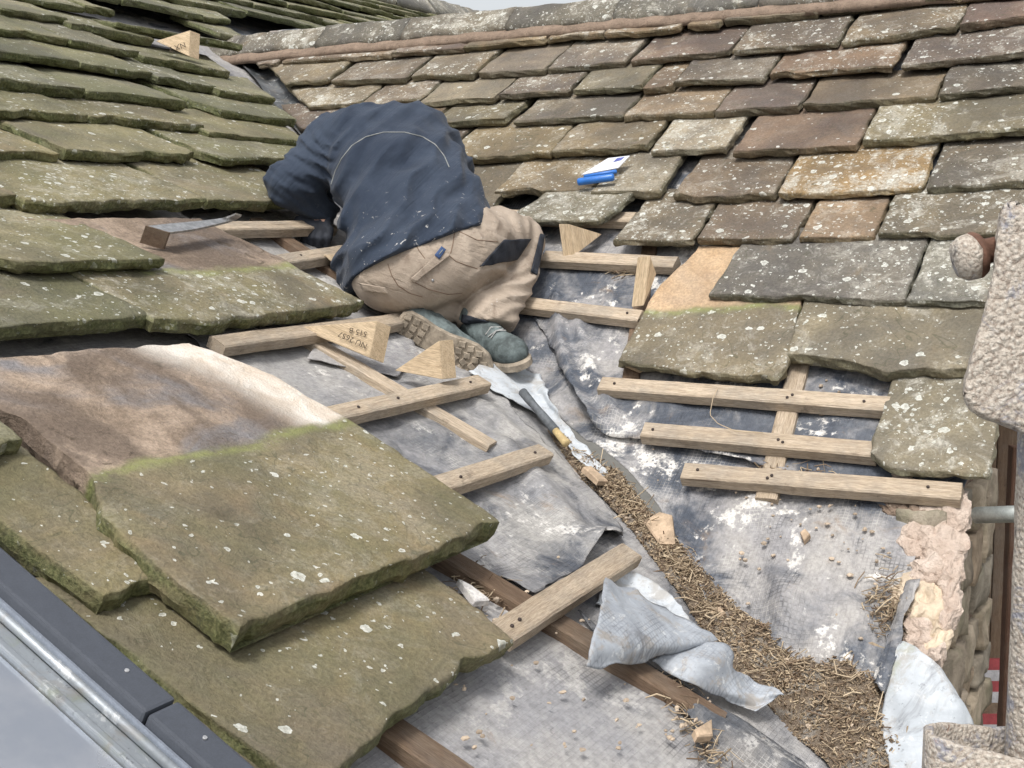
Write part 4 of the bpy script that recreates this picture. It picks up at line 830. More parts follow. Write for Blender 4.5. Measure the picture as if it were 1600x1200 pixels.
M['cover'] = plain_mat('grey_painted_metal', (.065, .072, .088), .42, .5, .06, 60, .05)
M['alu'] = lead_mat('scuffed_aluminium', (.36, .39, .42), (.28, .3, .32), .3, .5, .4)
M['sash'] = plain_mat('grey_sash', (.2, .225, .27), .4, .5, .08, 50, .05)
c1 = lbox('cover_strip', ub, uo, vj + .0015, vt, .05, hc, M['cover'], win, .005)
c2 = lbox('cover_strip', ub + .001, uo + .001, vb, vj - .0015, .05, hc - .001, M['cover'], win, .005)
lbox('sash_rail', us + .008, ub - .004, vb, vt, .04, .108, M['sash'], win, .004)
tube('glazing_bead', W3('L', np.array([us]), np.array([vb]), np.array([.094]))[0], W3('L', np.array([us]), np.array([vt]), np.array([.094]))[0], .007, M['alu'], win)
lbox('flashing_tray', ug - .002, us - .004, vb, vt, .04, .088, M['alu'], win, .002)
lbox('flashing_rib', ug - .006, ug + .006, vb, vt, .05, .094, M['alu'], win, .003)
s_ = NT('window_glass'); p_ = s_.pos(); a_ = s_.noise(p_, 14, 6, .6)
M['glass'] = s_.fin(s_.mix(s_.ramp(a_, .35, .7), (.36, .39, .44), (.42, .44, .48)), s_.ramp(a_, .3, .7, .1, .28), .9, None, .55)
lbox('glass_pane', ug - 1.0, ug - .008, vb, vt, .05, .084, M['glass'], win, 0)
M['screw'] = plain_mat('screw_zinc', (.6, .6, .6), .4, .5, .1, 90, .1, .7)
for x, y, cp in ((198, 1048, c1), (320, 1153, c2)):
    c = on('L', x, y, hc); n_ = FR['L'][2]; tube('screw', c - n_ * .001, c + n_ * .0015, .003, M['screw'], cp, 12)

# ------------------------------------------------------------------ scaffold in the near right
s_ = NT('cement_spattered_steel'); p_ = s_.pos(); a_ = s_.noise(p_, 55, 6, .7, .5); b_ = s_.noise(p_, 260, 4, .7); v_ = s_.voro(p_, 230)
c_ = s_.mix(s_.ramp(b_, .35, .6), (.34, .28, .23), (.56, .5, .43)); c_ = s_.mix(s_.ramp(s_.noise(p_, 20, 6, .75, .8), .52, .62, 0, .7), c_, (.24, .26, .33)); c_ = s_.mix(s_.ramp(a_, .6, .68, 0, .75), c_, (.12, .11, .11)); c_ = s_.mix(s_.ramp(s_.noise(p_, 38, 5, .65), .64, .72, 0, .8), c_, (.22, .1, .06))
c_ = s_.mix(s_.ramp(v_.outputs['Distance'], .45, .2, 0, .5), c_, (.68, .64, .57))
M['scaf'] = s_.fin(c_, .88, .3, s_.bump(s_.math('ADD', b_, s_.math('MULTIPLY', v_.outputs['Distance'], -.8)), .8, .004))
M['rust'] = plain_mat('rusty_iron', (.14, .075, .052), .8, .3, .35, 60, .6)
dS = 1.0
tb = at(1634, 900, dS)
def lathe(name, A, axis, prof, mat, parent, n=24, wob=0.0, seed=0):
    A = np.asarray(A, float); d = np.asarray(axis, float); d /= np.linalg.norm(d); e1 = np.cross(d, [.3, .5, .8]); e1 /= np.linalg.norm(e1); e2 = np.cross(d, e1); V = []
    for x, r in prof:
        for a in np.linspace(0, 2 * math.pi, n, endpoint=False): V.append(A + d * x + (e1 * math.cos(a) + e2 * math.sin(a)) * r)
    V = np.array(V); V = V + wob * np.stack([fbm(V * 90, 3, seed), fbm(V * 90 + 3, 3, seed), fbm(V * 90 + 6, 3, seed)], -1)
    k = len(prof); f = [[j * n + i, j * n + (i + 1) % n, (j + 1) * n + (i + 1) % n, (j + 1) * n + i] for j in range(k - 1) for i in range(n)]; f.append(list(range(n))[::-1]); f.append([(k - 1) * n + i for i in range(n)])
    return mesh_obj(name, V, f, mat, parent)
zt = np.linspace(-4.5, at(1634, 400, dS)[2], 180)
tag(lathe('scaffold_tube', (tb[0], tb[1], -4.5), (0, 0, 1), [(z - zt[0], .0242) for z in zt], M['scaf'], None, 28, .0012), 'cement-spattered upright scaffold tube at the right edge', 'scaffold tube')
def px_plate(name, poly, d, thick, mat, parent, bev=.006, wob=.0015, seed=0):
    bm = bmesh.new(); a = [bm.verts.new(at(x, y, d)) for x, y in poly]; cx_, cy_ = np.mean(poly, 0); b = [bm.verts.new(at(x, y, d) + ray(cx_, cy_) * thick) for x, y in poly]; k = len(poly)
    bm.faces.new(a[::-1]); bm.faces.new(b)
    for i in range(k): bm.faces.new([a[i], a[(i + 1) % k], b[(i + 1) % k], b[i]])
    bmesh.ops.recalc_face_normals(bm, faces=bm.faces[:]); bmesh.ops.bevel(bm, geom=bm.edges[:], offset=bev, segments=3, profile=.5, affect='EDGES')
    bmesh.ops.triangulate(bm, faces=bm.faces[:]); 
    for _ in range(3): bmesh.ops.subdivide_edges(bm, edges=[e for e in bm.edges if e.calc_length() > .008], cuts=1)
    bmesh.ops.triangulate(bm, faces=bm.faces[:])
    V = np.array([v.co[:] for v in bm.verts]); bm.verts.index_update(); F_ = [[v.index for v in f.verts] for f in bm.faces]; bm.free()
    V = V + wob * np.stack([fbm(V * 70, 3, seed), fbm(V * 70 + 3, 3, seed), fbm(V * 70 + 6, 3, seed)], -1)
    return mesh_obj(name, V, F_, mat, parent)
cp = tag(empty('scaffold_coupler', tuple(at(1600, 670, dS))), 'cement-crusted scaffold coupler with a rusty bolt, clamped to the upright tube', 'coupler')
px_plate('coupler_jaw', [(1562, 330), (1568, 316), (1582, 310), (1598, 318), (1615, 340), (1650, 480), (1650, 640), (1612, 680), (1590, 676), (1550, 662), (1516, 645), (1502, 625), (1504, 606), (1520, 545), (1546, 450), (1556, 380)], dS - .06, .05, M['scaf'], cp)
bc = at(1528, 400, dS - .03)
bolt = lathe('bolt', bc - CR * .004, CR * .9 + CU * .25, [(-.013, .006), (-.0115, .012), (-.006, .0165), (.002, .0175), (.007, .015), (.0095, .0095), (.024, .0085), (.04, .0085)], M['rust'], cp, 22, .0012, 4)
nut = lathe('nut', bc - CR * .0065 - CF * .002, CR * .9 + CU * .25, [(-.0135, .006), (-.012, .0125), (-.006, .0168), (.001, .0175), (.003, .016)], M['scaf'], bolt, 22, .0014, 8)
# half coupler lower down: a bent steel band that opens towards the tube
path = [(1600, 1192, .93), (1540, 1178, .935), (1490, 1166, .94), (1462, 1157, .945), (1451, 1147, .96), (1450, 1138, .985), (1462, 1133, 1.01), (1500, 1134, 1.03), (1550, 1139, 1.045), (1610, 1143, 1.06)]
pc = resample(np.array([at(*p) for p in path]), 50); V = []
for i, c in enumerate(pc):
    t_ = pc[min(i + 1, 49)] - pc[max(i - 1, 0)]; t_ /= np.linalg.norm(t_); nr = np.cross(t_, [0, 0, 1]); nr /= np.linalg.norm(nr)
    for a, z in ((-.5, 0), (-.3, .0018), (.3, .0018), (.5, 0), (.5, -.03), (.5, -.07), (-.5, -.07), (-.5, -.03)): V.append(c + nr * a * .007 + np.array([0, 0, z]))
V = np.array(V); V = V + .0012 * np.stack([fbm(V * 90, 3, 2), fbm(V * 90 + 3, 3, 2), fbm(V * 90 + 6, 3, 2)], -1); idx = np.arange(400).reshape(50, 8)
f = [[int(idx[i, q]), int(idx[i, (q + 1) % 8]), int(idx[i + 1, (q + 1) % 8]), int(idx[i + 1, q])] for i in range(49) for q in range(8)]
tag(mesh_obj('scaffold_clamp', V, f, M['scaf']), 'cement-crusted steel clamp band at the foot of the frame, lower right', 'clamp')

# ------------------------------------------------------------------ timber wedges, tools
def prism(name, tri, P0, ext, mat, bev=.0015):
    """tri: three pixels on the plane through P0 facing the camera"""
    d = (P0 - CAM) @ CF; A = [at(x, y, d + dd) for x, y, dd in tri]; ex = A[2] - A[0]; 
    bm = bmesh.new(); a = [bm.verts.new(p) for p in A]; b = [bm.verts.new(p + ext) for p in A]
    bm.faces.new(a); bm.faces.new(b[::-1])
    for i in range(3): bm.faces.new([a[(i + 1) % 3], a[i], b[i], b[(i + 1) % 3]])
    bmesh.ops.recalc_face_normals(bm, faces=bm.faces[:]); bmesh.ops.bevel(bm, geom=bm.edges[:], offset=bev, segments=1, affect='EDGES')
    V = np.array([v.co[:] for v in bm.verts]); bm.verts.index_update(); F_ = [[v.index for v in f.verts] for f in bm.faces]; bm.free()
    # local x along the long edge so that the grain runs with it
    ex = ex / np.linalg.norm(ex); ez = np.cross(ex, ext); ez /= np.linalg.norm(ez); ey = np.cross(ez, ex); R_ = np.stack([ex, ey, ez], 1); c = V.mean(0)
    me = bpy.data.meshes.new(name); me.from_pydata(((V - c) @ R_).tolist(), [], F_); me.materials.append(mat); me.update()
    o = bpy.data.objects.new(name, me); COL.objects.link(o); mw = Matrix.Identity(4)
    for i in range(3):
        for j in range(3): mw[i][j] = R_[i, j]
        mw[i][3] = c[i]
    o.matrix_world = mw; return o
grp = 'softwood wedges propping slates'
w_a = prism('timber_wedge', [(243, 64, 0), (297, 47, .02), (295, 88, 0)], on('L', 296, 88, .1), CR * .03 + CU * -.004 + CF * .04, M['wedge'])
tag(w_a, 'pale timber wedge propping a slate at the top left near the ridge end', 'wedge', grp)
w_b = prism('timber_wedge', [(462, 511, 0), (589, 501, .0), (577, 559, -.01)], on('L', 577, 562, .045), CR * .032 - CU * .013 + CF * .03, M['wedge'])
tag(w_b, 'stamped timber wedge with upside-down lettering beside the boot sole', 'wedge', grp)
w_c = prism('timber_wedge', [(616, 579, .0), (686, 532, 0), (691, 593, -.01)], on('L', 691, 597, .055), CR * .034 + CU * .004 + CF * .03, M['wedge'])
tag(w_c, 'triangular timber wedge standing in front of the boot sole', 'wedge', grp)
w_d = prism('timber_wedge', [(889, 350, .0), (941, 366, .05), (896, 401, 0)], on('R', 888, 402, .05), -CR * .031 - CU * -.002 + CF * .01, M['wedge'])
tag(w_d, 'timber wedge under the propped slate right of the knee', 'wedge', grp)
w_e = prism('timber_wedge', [(1016, 399, .0), (1026, 428, .03), (1006, 478, 0)], on('R', 1000, 480, .05), -CR * .034 - CU * .003 + CF * .01, M['wedge'])
tag(w_e, 'tall pale timber wedge standing beside the clean tan slate head', 'wedge', grp)
w_g = prism('timber_wedge', [(505, 398, .0), (563, 396, 0), (563, 450, 0)], on('L', 560, 440, .03), CR * .02 + CF * .04, M['wedge'])
tag(w_g, 'timber offcut half hidden by the hem of the navy jacket', 'wedge', grp)
w_f = prism('timber_shim', [(971, 570, .0), (1018, 574, 0), (1000, 583, 0)], on('R', 990, 582, .03), CF * .04, M['wedge'])
tag(w_f, 'thin wood shim under the lower corner of the two-tone slate', 'shim')
# stamped lettering on the wedge (upside down as it lies)
M['ink'] = plain_mat('black_ink', (.09, .07, .05), .8, .2, .1)
def stamp(txt, x, y, dx, dy, size, P0, parent, off=.0012):
    cu = bpy.data.curves.new('lettering', 'FONT'); cu.body = txt; cu.size = size; cu.extrude = .0002; ob = bpy.data.objects.new('lettering', cu); COL.objects.link(ob)
    bpy.context.view_layer.update(); me = bpy.data.meshes.new_from_object(ob.evaluated_get(bpy.context.evaluated_depsgraph_get())); bpy.data.objects.remove(ob); bpy.data.curves.remove(cu)
    V = np.array([v.co[:] for v in me.vertices]); F_ = [list(p.vertices) for p in me.polygons]; bpy.data.meshes.remove(me)
    d = (P0 - CAM) @ CF; o_ = at(x, y, d); ex = at(x + dx, y + dy, d) - o_; ex /= np.linalg.norm(ex); ez = -CF; ez = ez - ex * (ez @ ex); ez /= np.linalg.norm(ez); ey = np.cross(ez, ex)
    o_ = o_ - CF * off
    X = o_ + V[:, :1] * ex + V[:, 1:2] * ey + V[:, 2:3] * ez
    me2 = bpy.data.meshes.new('lettering'); me2.from_pydata(X.tolist(), [], F_); me2.materials.append(M['ink'])
    o = bpy.data.objects.new('lettering', me2); COL.objects.link(o); o.parent = parent; o.matrix_parent_inverse = parent.matrix_world.inverted(); return o
Pb = on('L', 577, 562, .045)
stamp('NU 2657', 576, 538, -10, -4.6, .020, Pb, w_b, .012); stamp('515 B', 575, 519, -10, -2.6, .019, Pb, w_b, .008)
Pa = on('L', 296, 88, .1); stamp('NX 2', 289, 66, -10, 3.4, .03, Pa, w_a, .004)

# flat bent bar lying on the clean slate head
bar = tag(empty('slate_bar', tuple(on('L', 260, 372, .09))), 'flat steel bar with an upturned tip lying on a clean slate head at left', 'bar tool')
M['steel'] = plain_mat('worn_steel', (.42, .42, .42), .38, .5, .3, 50, .25, .7)
pth = np.array([on('L', x, y, h) for x, y, h in ((247, 358, .125), (290, 353, .122), (330, 347, .12), (352, 343, .122), (364, 339, .135), (373, 334, .155))]); pth = resample(pth, 30)
cr_ = on('L', 267, 366, .122) - on('L', 230, 355, .122); cr_ /= np.linalg.norm(cr_); V = []
for i, c in enumerate(pth):
    w = .026 * (1 - .7 * max(0, (i - 8) / 21)); n_ = FR['L'][2]
    for a, b in ((-1, 0), (1, 0), (1, -.006), (-1, -.006)): V.append(c + cr_ * a * w + n_ * b)
idx = np.arange(120).reshape(30, 4); f = [[int(idx[i, q]), int(idx[i + 1, q]), int(idx[i + 1, (q + 1) % 4]), int(idx[i, (q + 1) % 4])] for i in range(29) for q in range(4)]; f += [[3, 2, 1, 0][::-1], idx[-1].tolist()]
mesh_obj('blade', np.array(V), f, M['steel'], bar, smooth=False)
e0, e1_ = pth[0] - cr_ * .028, pth[0] + cr_ * .028; n_ = FR['L'][2]; bk_ = (pth[0] - pth[4]) / np.linalg.norm(pth[0] - pth[4]); q = [e0, e1_, e1_ - n_ * .045, e0 - n_ * .045]; q = [p + bk_ * .004 for p in q] + [p - bk_ * .004 for p in q]
mesh_obj('end_plate', np.array(q), [[0, 1, 2, 3], [7, 6, 5, 4], [0, 4, 5, 1], [1, 5, 6, 2], [2, 6, 7, 3], [3, 7, 4, 0]], M['rafter'], bar, smooth=False)
# taped chisel in the valley
ch = tag(empty('taped_tool', tuple(on('L', 850, 655, .03))), 'hand tool with grey taped handle and yellow wooden end lying in the valley', 'tool')
A, B_, C2 = on('L', 816, 612, .045), on('L', 868, 673, .042), on('L', 886, 694, .04); ax = (B_ - A) / np.linalg.norm(B_ - A); l1 = np.linalg.norm(B_ - A)
lathe('taped_grip', A, ax, [(0, .004), (.003, .012), (l1 * .3, .011), (l1 * .32, .0102), (l1 * .55, .0105), (l1 * .57, .0115), (l1, .0115)], plain_mat('grey_tape', (.11, .12, .13), .6, .4, .3, 60, .3), ch, 18, .0008)
lathe('wooden_end', B_ - ax * .002, ax, [(0, .0092), (.02, .0092), (np.linalg.norm(C2 - B_), .011), (np.linalg.norm(C2 - B_) + .003, .006)], plain_mat('yellow_wood', (.5, .38, .19), .6, .4, .2, 40, .2), ch, 18, .0005)
# blue-handled scraper
scp = tag(empty('scraper', tuple(on('R', 930, 275, .1))), 'blue handled wide scraper with a pale blade lying on a lichened slate', 'scraper')
M['blue'] = plain_mat('blue_plastic', (.03, .16, .52), .35, .5, .08, 40, .05)
hh = .104
q = [on('R', x, y, hh) for x, y in ((908, 273), (966, 262), (984, 243), (950, 247))]; n_ = FR['R'][2]; q = q + [p - n_ * .0025 for p in q]
s_ = NT('pale_blade'); p_ = s_.pos(); a_ = s_.noise(p_, 60, 4, .6)
bl = mesh_obj('blade', np.array(q), [[0, 1, 2, 3], [7, 6, 5, 4], [0, 4, 5, 1], [1, 5, 6, 2], [2, 6, 7, 3], [3, 7, 4, 0]], s_.fin(s_.mix(a_, (.6, .62, .68), (.72, .73, .76)), .3, .5), scp, smooth=False)
q = [on('R', x, y, hh + .0012) for x, y in ((958, 253), (970, 250), (976, 245), (964, 247))]; q = q + [p - n_ * .001 for p in q]
mesh_obj('printed_mark', np.array(q), [[0, 1, 2, 3], [7, 6, 5, 4], [0, 4, 5, 1], [1, 5, 6, 2], [2, 6, 7, 3], [3, 7, 4, 0]], plain_mat('blue_print', (.1, .12, .35), .5), bl, smooth=False)
hA, hB = on('R', 906, 284, hh + .008), on('R', 956, 277, hh + .008); ax = hB - hA; hl = np.linalg.norm(ax)
lathe('handle', hA - ax / hl * .008, ax, [(0, .004), (.002, .010), (.006, .012), (hl + .010, .012), (hl + .014, .010), (hl + .016, .004)], M['blue'], scp, 20)
hA, hB = on('R', 914, 276, hh + .005), on('R', 962, 268, hh + .005); ax = hB - hA; hl = np.linalg.norm(ax)
lathe('blade_clamp', hA - ax / hl * .004, ax, [(0, .003), (.002, .0065), (hl + .006, .0065), (hl + .008, .003)], M['blue'], scp, 14)

# ------------------------------------------------------------------ the kneeling man
class Field:
    def __init__(s, lo, hi, h):
        s.lo = np.asarray(lo, float); s.h = h; s.n = (np.ceil((np.asarray(hi) - s.lo) / h)).astype(int) + 1
        s.D = np.full(s.n, .2, np.float32)
    def grid(s, sl_):
        ax = [s.lo[k] + s.h * np.arange(sl_[k].start, sl_[k].stop) for k in range(3)]
        return np.stack(np.meshgrid(*ax, indexing='ij'), -1)
    def cone(s, a, b, ra, rb, k=.03):
        a = np.asarray(a, float); b = np.asarray(b, float); m = max(ra, rb) + k + .05
        i0 = np.clip(np.floor((np.minimum(a, b) - m - s.lo) / s.h).astype(int), 0, s.n - 1); i1 = np.clip(np.ceil((np.maximum(a, b) + m - s.lo) / s.h).astype(int) + 1, 1, s.n)
        sl_ = tuple(slice(int(x), int(y)) for x, y in zip(i0, i1)); P = s.grid(sl_); d = b - a
        t = np.clip(((P - a) @ d) / (d @ d + 1e-9), 0, 1); dist = np.linalg.norm(P - a - t[..., None] * d, axis=-1) - (ra + (rb - ra) * t)
        A = s.D[sl_]; h_ = np.clip(.5 + .5 * (A - dist) / k, 0, 1); s.D[sl_] = A * (1 - h_) + dist * h_ - k * h_ * (1 - h_)
        return s
    def all(s): return s.grid(tuple(slice(0, int(x)) for x in s.n))
    def mesh(s):
        D = s.D; neg = D < 0; n = D.shape
        cn = np.zeros([x - 1 for x in n], np.int8)
        for dx in (0, 1):
            for dy in (0, 1):
                for dz in (0, 1): cn += neg[dx:n[0] - 1 + dx, dy:n[1] - 1 + dy, dz:n[2] - 1 + dz]
        act = (cn > 0) & (cn < 8); ids = -np.ones(act.shape, np.int64); I = np.argwhere(act); ids[act] = np.arange(len(I))
        acc = np.zeros((len(I), 3)); cnt = np.zeros(len(I))
        cor = [(x, y, z) for x in (0, 1) for y in (0, 1) for z in (0, 1)]
        for a in cor:
            for b in cor:
                if sum(abs(a[k] - b[k]) for k in range(3)) == 1 and a < b:
                    va = D[I[:, 0] + a[0], I[:, 1] + a[1], I[:, 2] + a[2]]; vb = D[I[:, 0] + b[0], I[:, 1] + b[1], I[:, 2] + b[2]]
                    m = (va < 0) != (vb < 0); t = np.where(m, va / np.where(m, va - vb, 1), 0)
                    p = np.array(a) + t[:, None] * (np.array(b) - np.array(a)); acc[m] += p[m]; cnt[m] += 1
        V = s.lo + s.h * (I + acc / cnt[:, None]); F_ = []
        for ax in range(3):
            u, v = [(1, 2), (2, 0), (0, 1)][ax]
            a = np.moveaxis(neg, (ax, u, v), (0, 1, 2)); idt = np.moveaxis(ids, (ax, u, v), (0, 1, 2))
            x0 = a[:-1, 1:-1, 1:-1]; x1 = a[1:, 1:-1, 1:-1]; E_ = np.argwhere(x0 != x1)
            if not len(E_): continue
            i, j, k = E_[:, 0], E_[:, 1] + 1, E_[:, 2] + 1
            q = np.stack([idt[i, j - 1, k - 1], idt[i, j, k - 1], idt[i, j, k], idt[i, j - 1, k]], -1)
            fl = a[i, j, k]; q[~fl] = q[~fl][:, ::-1]; F_.append(q)
        F_ = np.concatenate(F_); F_ = F_[(F_ >= 0).all(1)]
        return V, F_
HF = _F                                         # level forward
def relax(V, F_, it=1, w=.5):
    e = np.concatenate([F_[:, [0, 1]], F_[:, [1, 2]], F_[:, [2, 3]], F_[:, [3, 0]]]); 
    for _ in range(it):
        a = np.zeros_like(V); c = np.zeros(len(V)); np.add.at(a, e[:, 0], V[e[:, 1]]); np.add.at(a, e[:, 1], V[e[:, 0]]); np.add.at(c, e[:, 0], 1); np.add.at(c, e[:, 1], 1); V = V + w * (a / np.maximum(c, 1)[:, None] - V)
    return V
mr = CR * .86 + HF * .45 + _U * .12; mr /= np.linalg.norm(mr); mrp = CR * .82 + HF * .42 + _U * .33; mrp /= np.linalg.norm(mrp)
C0, C1, C2_, C3 = at(668, 402, 3.60), at(652, 342, 3.68), at(626, 278, 3.80), at(600, 226, 3.93)
SLd, ELb, WR = at(514, 242, 3.88), at(449, 288, 3.82), at(503, 330, 3.92)
SRd, ERb, WRr = at(683, 246, 4.0), at(704, 282, 4.1), at(680, 330, 4.2)
HipL, HipR = at(614, 425, 3.50), at(738, 386, 3.67); KnR, AnR = at(812, 374, 3.86), at(764, 500, 3.61); KnL, AnL = at(572, 424, 3.68), at(684, 492, 3.54)
# --- one grid for jacket and trousers so that the jacket can hang over the trousers
GLO, GHI = at(690, 300, 3.8) - [.62, .62, .58], at(640, 300, 3.85) + [.58, .6, .5]
def crease(q, f):
    s_ = np.abs(((q * f) % 1.0) - .5) * 2; return s_ ** 1.6
def band(Fd, w=.05):
    m = np.abs(Fd.D) < w; I = np.argwhere(m); return m, Fd.lo + Fd.h * I
nh = -CR * .455 + CU * .89 + CF * .12; nh /= np.linalg.norm(nh); ph = at(667, 390, 3.5)
T = Field(GLO, GHI, .0066)
T.cone(at(640, 405, 3.57), at(712, 388, 3.63), .118, .125, .05); T.cone(at(622, 420, 3.51), at(690, 408, 3.57), .098, .118, .05)
T.cone(C0, C1, .12, .10, .05); T.cone(at(600, 432, 3.47), at(650, 428, 3.52), .078, .1, .05)
T.cone(HipR, at(775, 374, 3.76), .116, .086, .05); T.cone(at(775, 374, 3.76), KnR, .086, .068, .04); T.cone(at(826, 378, 3.84), at(812, 430, 3.73), .05, .044, .008); T.cone(at(812, 430, 3.73), AnR, .046, .07, .008); T.cone(AnR, at(752, 520, 3.6), .072, .068, .02)
T.cone(HipL, KnL, .1, .075, .05); T.cone(KnL, at(668, 486, 3.58), .07, .045, .03); T.cone(at(640, 460, 3.62), at(694, 486, 3.6), .045, .038, .03)
m_, P = band(T); X_, Y_ = P @ CR, P @ CU; pz = PX(P)
sh = sstep(395, 430, pz[..., 1]) * sstep(715, 745, pz[..., 0])
q3 = (X_ * -.45 + Y_ * .9) + .03 * vnoise(P * 9, 31); q4 = (X_ * .75 + Y_ * .66) + .03 * vnoise(P * 8, 33); q5 = X_ * .95 + Y_ * .2 + .02 * vnoise(P * 9, 39)
hipm = np.exp(-(((pz[..., 0] - 765) / 48) ** 2 + ((pz[..., 1] - 378) / 45) ** 2)); knm = np.exp(-(((pz[..., 0] - 812) / 36) ** 2 + ((pz[..., 1] - 352) / 30) ** 2))
T.D[m_] -= (.014 * sh * crease(q3, 24) * (.6 + .4 * vnoise(P * 8, 35)) + .011 * hipm * crease(q4, 24) + .009 * knm * crease(q5, 34) + .005 * crease(q4 + .1, 15) * np.clip(.2 + vnoise(P * 5, 36), 0, 1) + .003 * vnoise(P * 22, 37)).astype(np.float32)
nc = CU * .75 + (KnR - AnR) / np.linalg.norm(KnR - AnR) * .5 - CR * .12; nc /= np.linalg.norm(nc); qc = at(757, 509, 3.58)
nearR = (np.linalg.norm(P - at(752, 515, 3.62), axis=-1) < .13); T.D[m_] = np.where(nearR, np.maximum(T.D[m_], (-((P - qc) @ nc) + .004 * vnoise(P * 20, 5)).astype(np.float32)), T.D[m_])
TD_full = T.D.copy()
m_, P = band(T, .2); T.D[m_] = np.maximum(T.D[m_], ((P - ph) @ nh - .03 - np.clip((P - at(752, 345, 3.68)) @ CR, 0, 1) * 4).astype(np.float32)); V, F_ = T.mesh(); TV, TF = relax(V, F_, 1, .3), F_
# --- jacket
J = Field(GLO, GHI, .0066)
for sgn in (-1, 1):
    c0, c1, c2, c3 = C0 + mrp * sgn * .115 - _up * .02, C1 + mrp * sgn * .085, C2_ + mr * sgn * .078, C3 + mr * sgn * .105
    J.cone(c0, c1, .130, .126, .05); J.cone(c1, c2, .126, .120, .05); J.cone(c2, c3, .120, .100, .05)
J.cone(C3 - mr * .1, C3 + mr * .1, .1, .1, .05); J.cone(C2_, C3, .13, .11, .05); J.cone(C0, C1, .14, .13, .05)
J.cone(C3, at(575, 225, 4.08), .09, .075, .05)
J.cone(C3 - mr * .1, SLd, .1, .086, .06); J.cone(SLd, ELb, .084, .062, .045); J.cone(ELb, WR, .064, .05, .03)
J.cone(C3 + mr * .1, SRd, .1, .08, .06); J.cone(SRd, ERb, .078, .062, .04); J.cone(ERb, WRr, .062, .05, .03)
Pr = J.all(); B_ = TD_full - .016 + np.clip(((Pr - at(752, 345, 3.68)) @ CR) * 1.2, 0, .2).astype(np.float32); del Pr; kk = .02; h_ = np.clip(.5 + .5 * (J.D - B_) / kk, 0, 1); J.D = J.D * (1 - h_) + B_ * h_ - kk * h_ * (1 - h_)
m_, P = band(J, .06); X_, Y_ = P @ CR, P @ CU
wx = X_ + .05 * vnoise(P * 5, 3) + .018 * vnoise(P * 13, 4); wy = Y_ + .05 * vnoise(P * 5 + 9, 5)
qf = wx * .80 - wy * .60 + .25 * (wx + .15) * (wy - .1)
fold = 1.1 * crease(qf, 11.0) * np.clip(.5 + .8 * vnoise(P * 3 + 3, 8), 0, 1) + .5 * crease(qf + .3 * wy, 21.0) * np.clip(.2 + vnoise(P * 5 + 20, 9), 0, 1)
armm = sstep(.17, .05, np.linalg.norm(P - (SLd + ELb + WR) / 3, axis=-1) - .06)
q2 = X_ * .35 + Y_ * .95 + .05 * vnoise(P * 9 + 2, 14); arm_f = crease(q2, 21) * (.6 + .4 * vnoise(P * 7, 16)) + .4 * crease(q2 + .4 * X_, 37)
pj = PX(P); up_m = .35 + .65 * sstep(195, 265, pj[:, 1]); J.D[m_] -= (.034 * up_m * (fold - .35) * (1 - armm) + .015 * (arm_f - .35) * armm + .004 * vnoise(P * 24, 17)).astype(np.float32)
J.D[m_] = np.maximum(J.D[m_], (-((P - ph) @ nh) + .006 * vnoise(P * 9, 21)).astype(np.float32)); V, F_ = J.mesh(); V = relax(V, F_, 1, .15)
s_ = NT('navy_cotton'); p_ = s_.pos(); a_ = s_.noise(p_, 7, 6, .65, .4); b_ = s_.noise(p_, 300, 2, .6); w_ = s_.attr('splash')
c_ = s_.mix(s_.ramp(a_, .3, .7), (.026, .036, .057), (.044, .058, .085)); c_ = s_.mix(s_.ramp(s_.noise(p_, 22, 6, .7), .6, .76, 0, .2), c_, (.13, .14, .16))
sp_ = s_.math('MULTIPLY', s_.ramp(s_.noise(p_, 46, 5, .68, .6), .63, .67), w_); c_ = s_.mix(sp_, c_, (.62, .6, .57))
def pleats(s_, p_, across, along, ka, kl):
    cx = s_.N('ShaderNodeCombineXYZ')
    for i_, (d_, k_) in enumerate(((across, ka), (along, kl))):
        vm = s_.N('ShaderNodeVectorMath'); vm.operation = 'DOT_PRODUCT'; s_.L(p_, vm.inputs[0]); vm.inputs[1].default_value = tuple(np.asarray(d_) * k_); s_.L(vm.outputs['Value'], cx.inputs[i_])
    n_ = s_.noise(cx.outputs[0], 1.0, 3, .55, .5); return s_.math('ABSOLUTE', s_.math('SUBTRACT', n_, .5))
pl_ = pleats(s_, p_, CR * .8 - CU * .6, CR * .6 + CU * .8, 26, 4.5)
M['navy'] = s_.fin(c_, .9, .2, s_.bump(s_.math('ADD', s_.math('MULTIPLY', pl_, 2.2), s_.math('ADD', s_.math('MULTIPLY', s_.noise(p_, 34, 4, .6, .6), .35), s_.math('MULTIPLY', b_, .2))), .38, .010), 0.0, Sheen_Weight=.08)
s_ = NT('work_canvas'); p_ = s_.pos(); a_ = s_.noise(p_, 6, 6, .65, .4); b_ = s_.noise(p_, 320, 2, .6)
c_ = s_.mix(s_.ramp(a_, .3, .7), (.36, .295, .235), (.48, .4, .325)); c_ = s_.mix(s_.ramp(s_.noise(p_, 9, 6, .7, .6), .52, .68, 0, .65), c_, (.17, .125, .095))
c_ = s_.mix(s_.math('MULTIPLY', s_.ramp(s_.noise(p_, 50, 5, .7, .5), .65, .68), s_.attr('splash')), c_, (.68, .64, .6))
pl_ = pleats(s_, p_, CR * .35 + CU * .94, CR * .94 - CU * .35, 24, 7)
M['canvas'] = s_.fin(c_, .88, .2, s_.bump(s_.math('ADD', s_.math('MULTIPLY', pl_, 1.3), s_.math('ADD', s_.math('MULTIPLY', s_.noise(p_, 30, 4, .6, .6), .4), s_.math('MULTIPLY', b_, .2))), .8, .012))
M['black'] = plain_mat('black_cordura', (.028, .032, .042), .75, .3, .35, 35, .4)
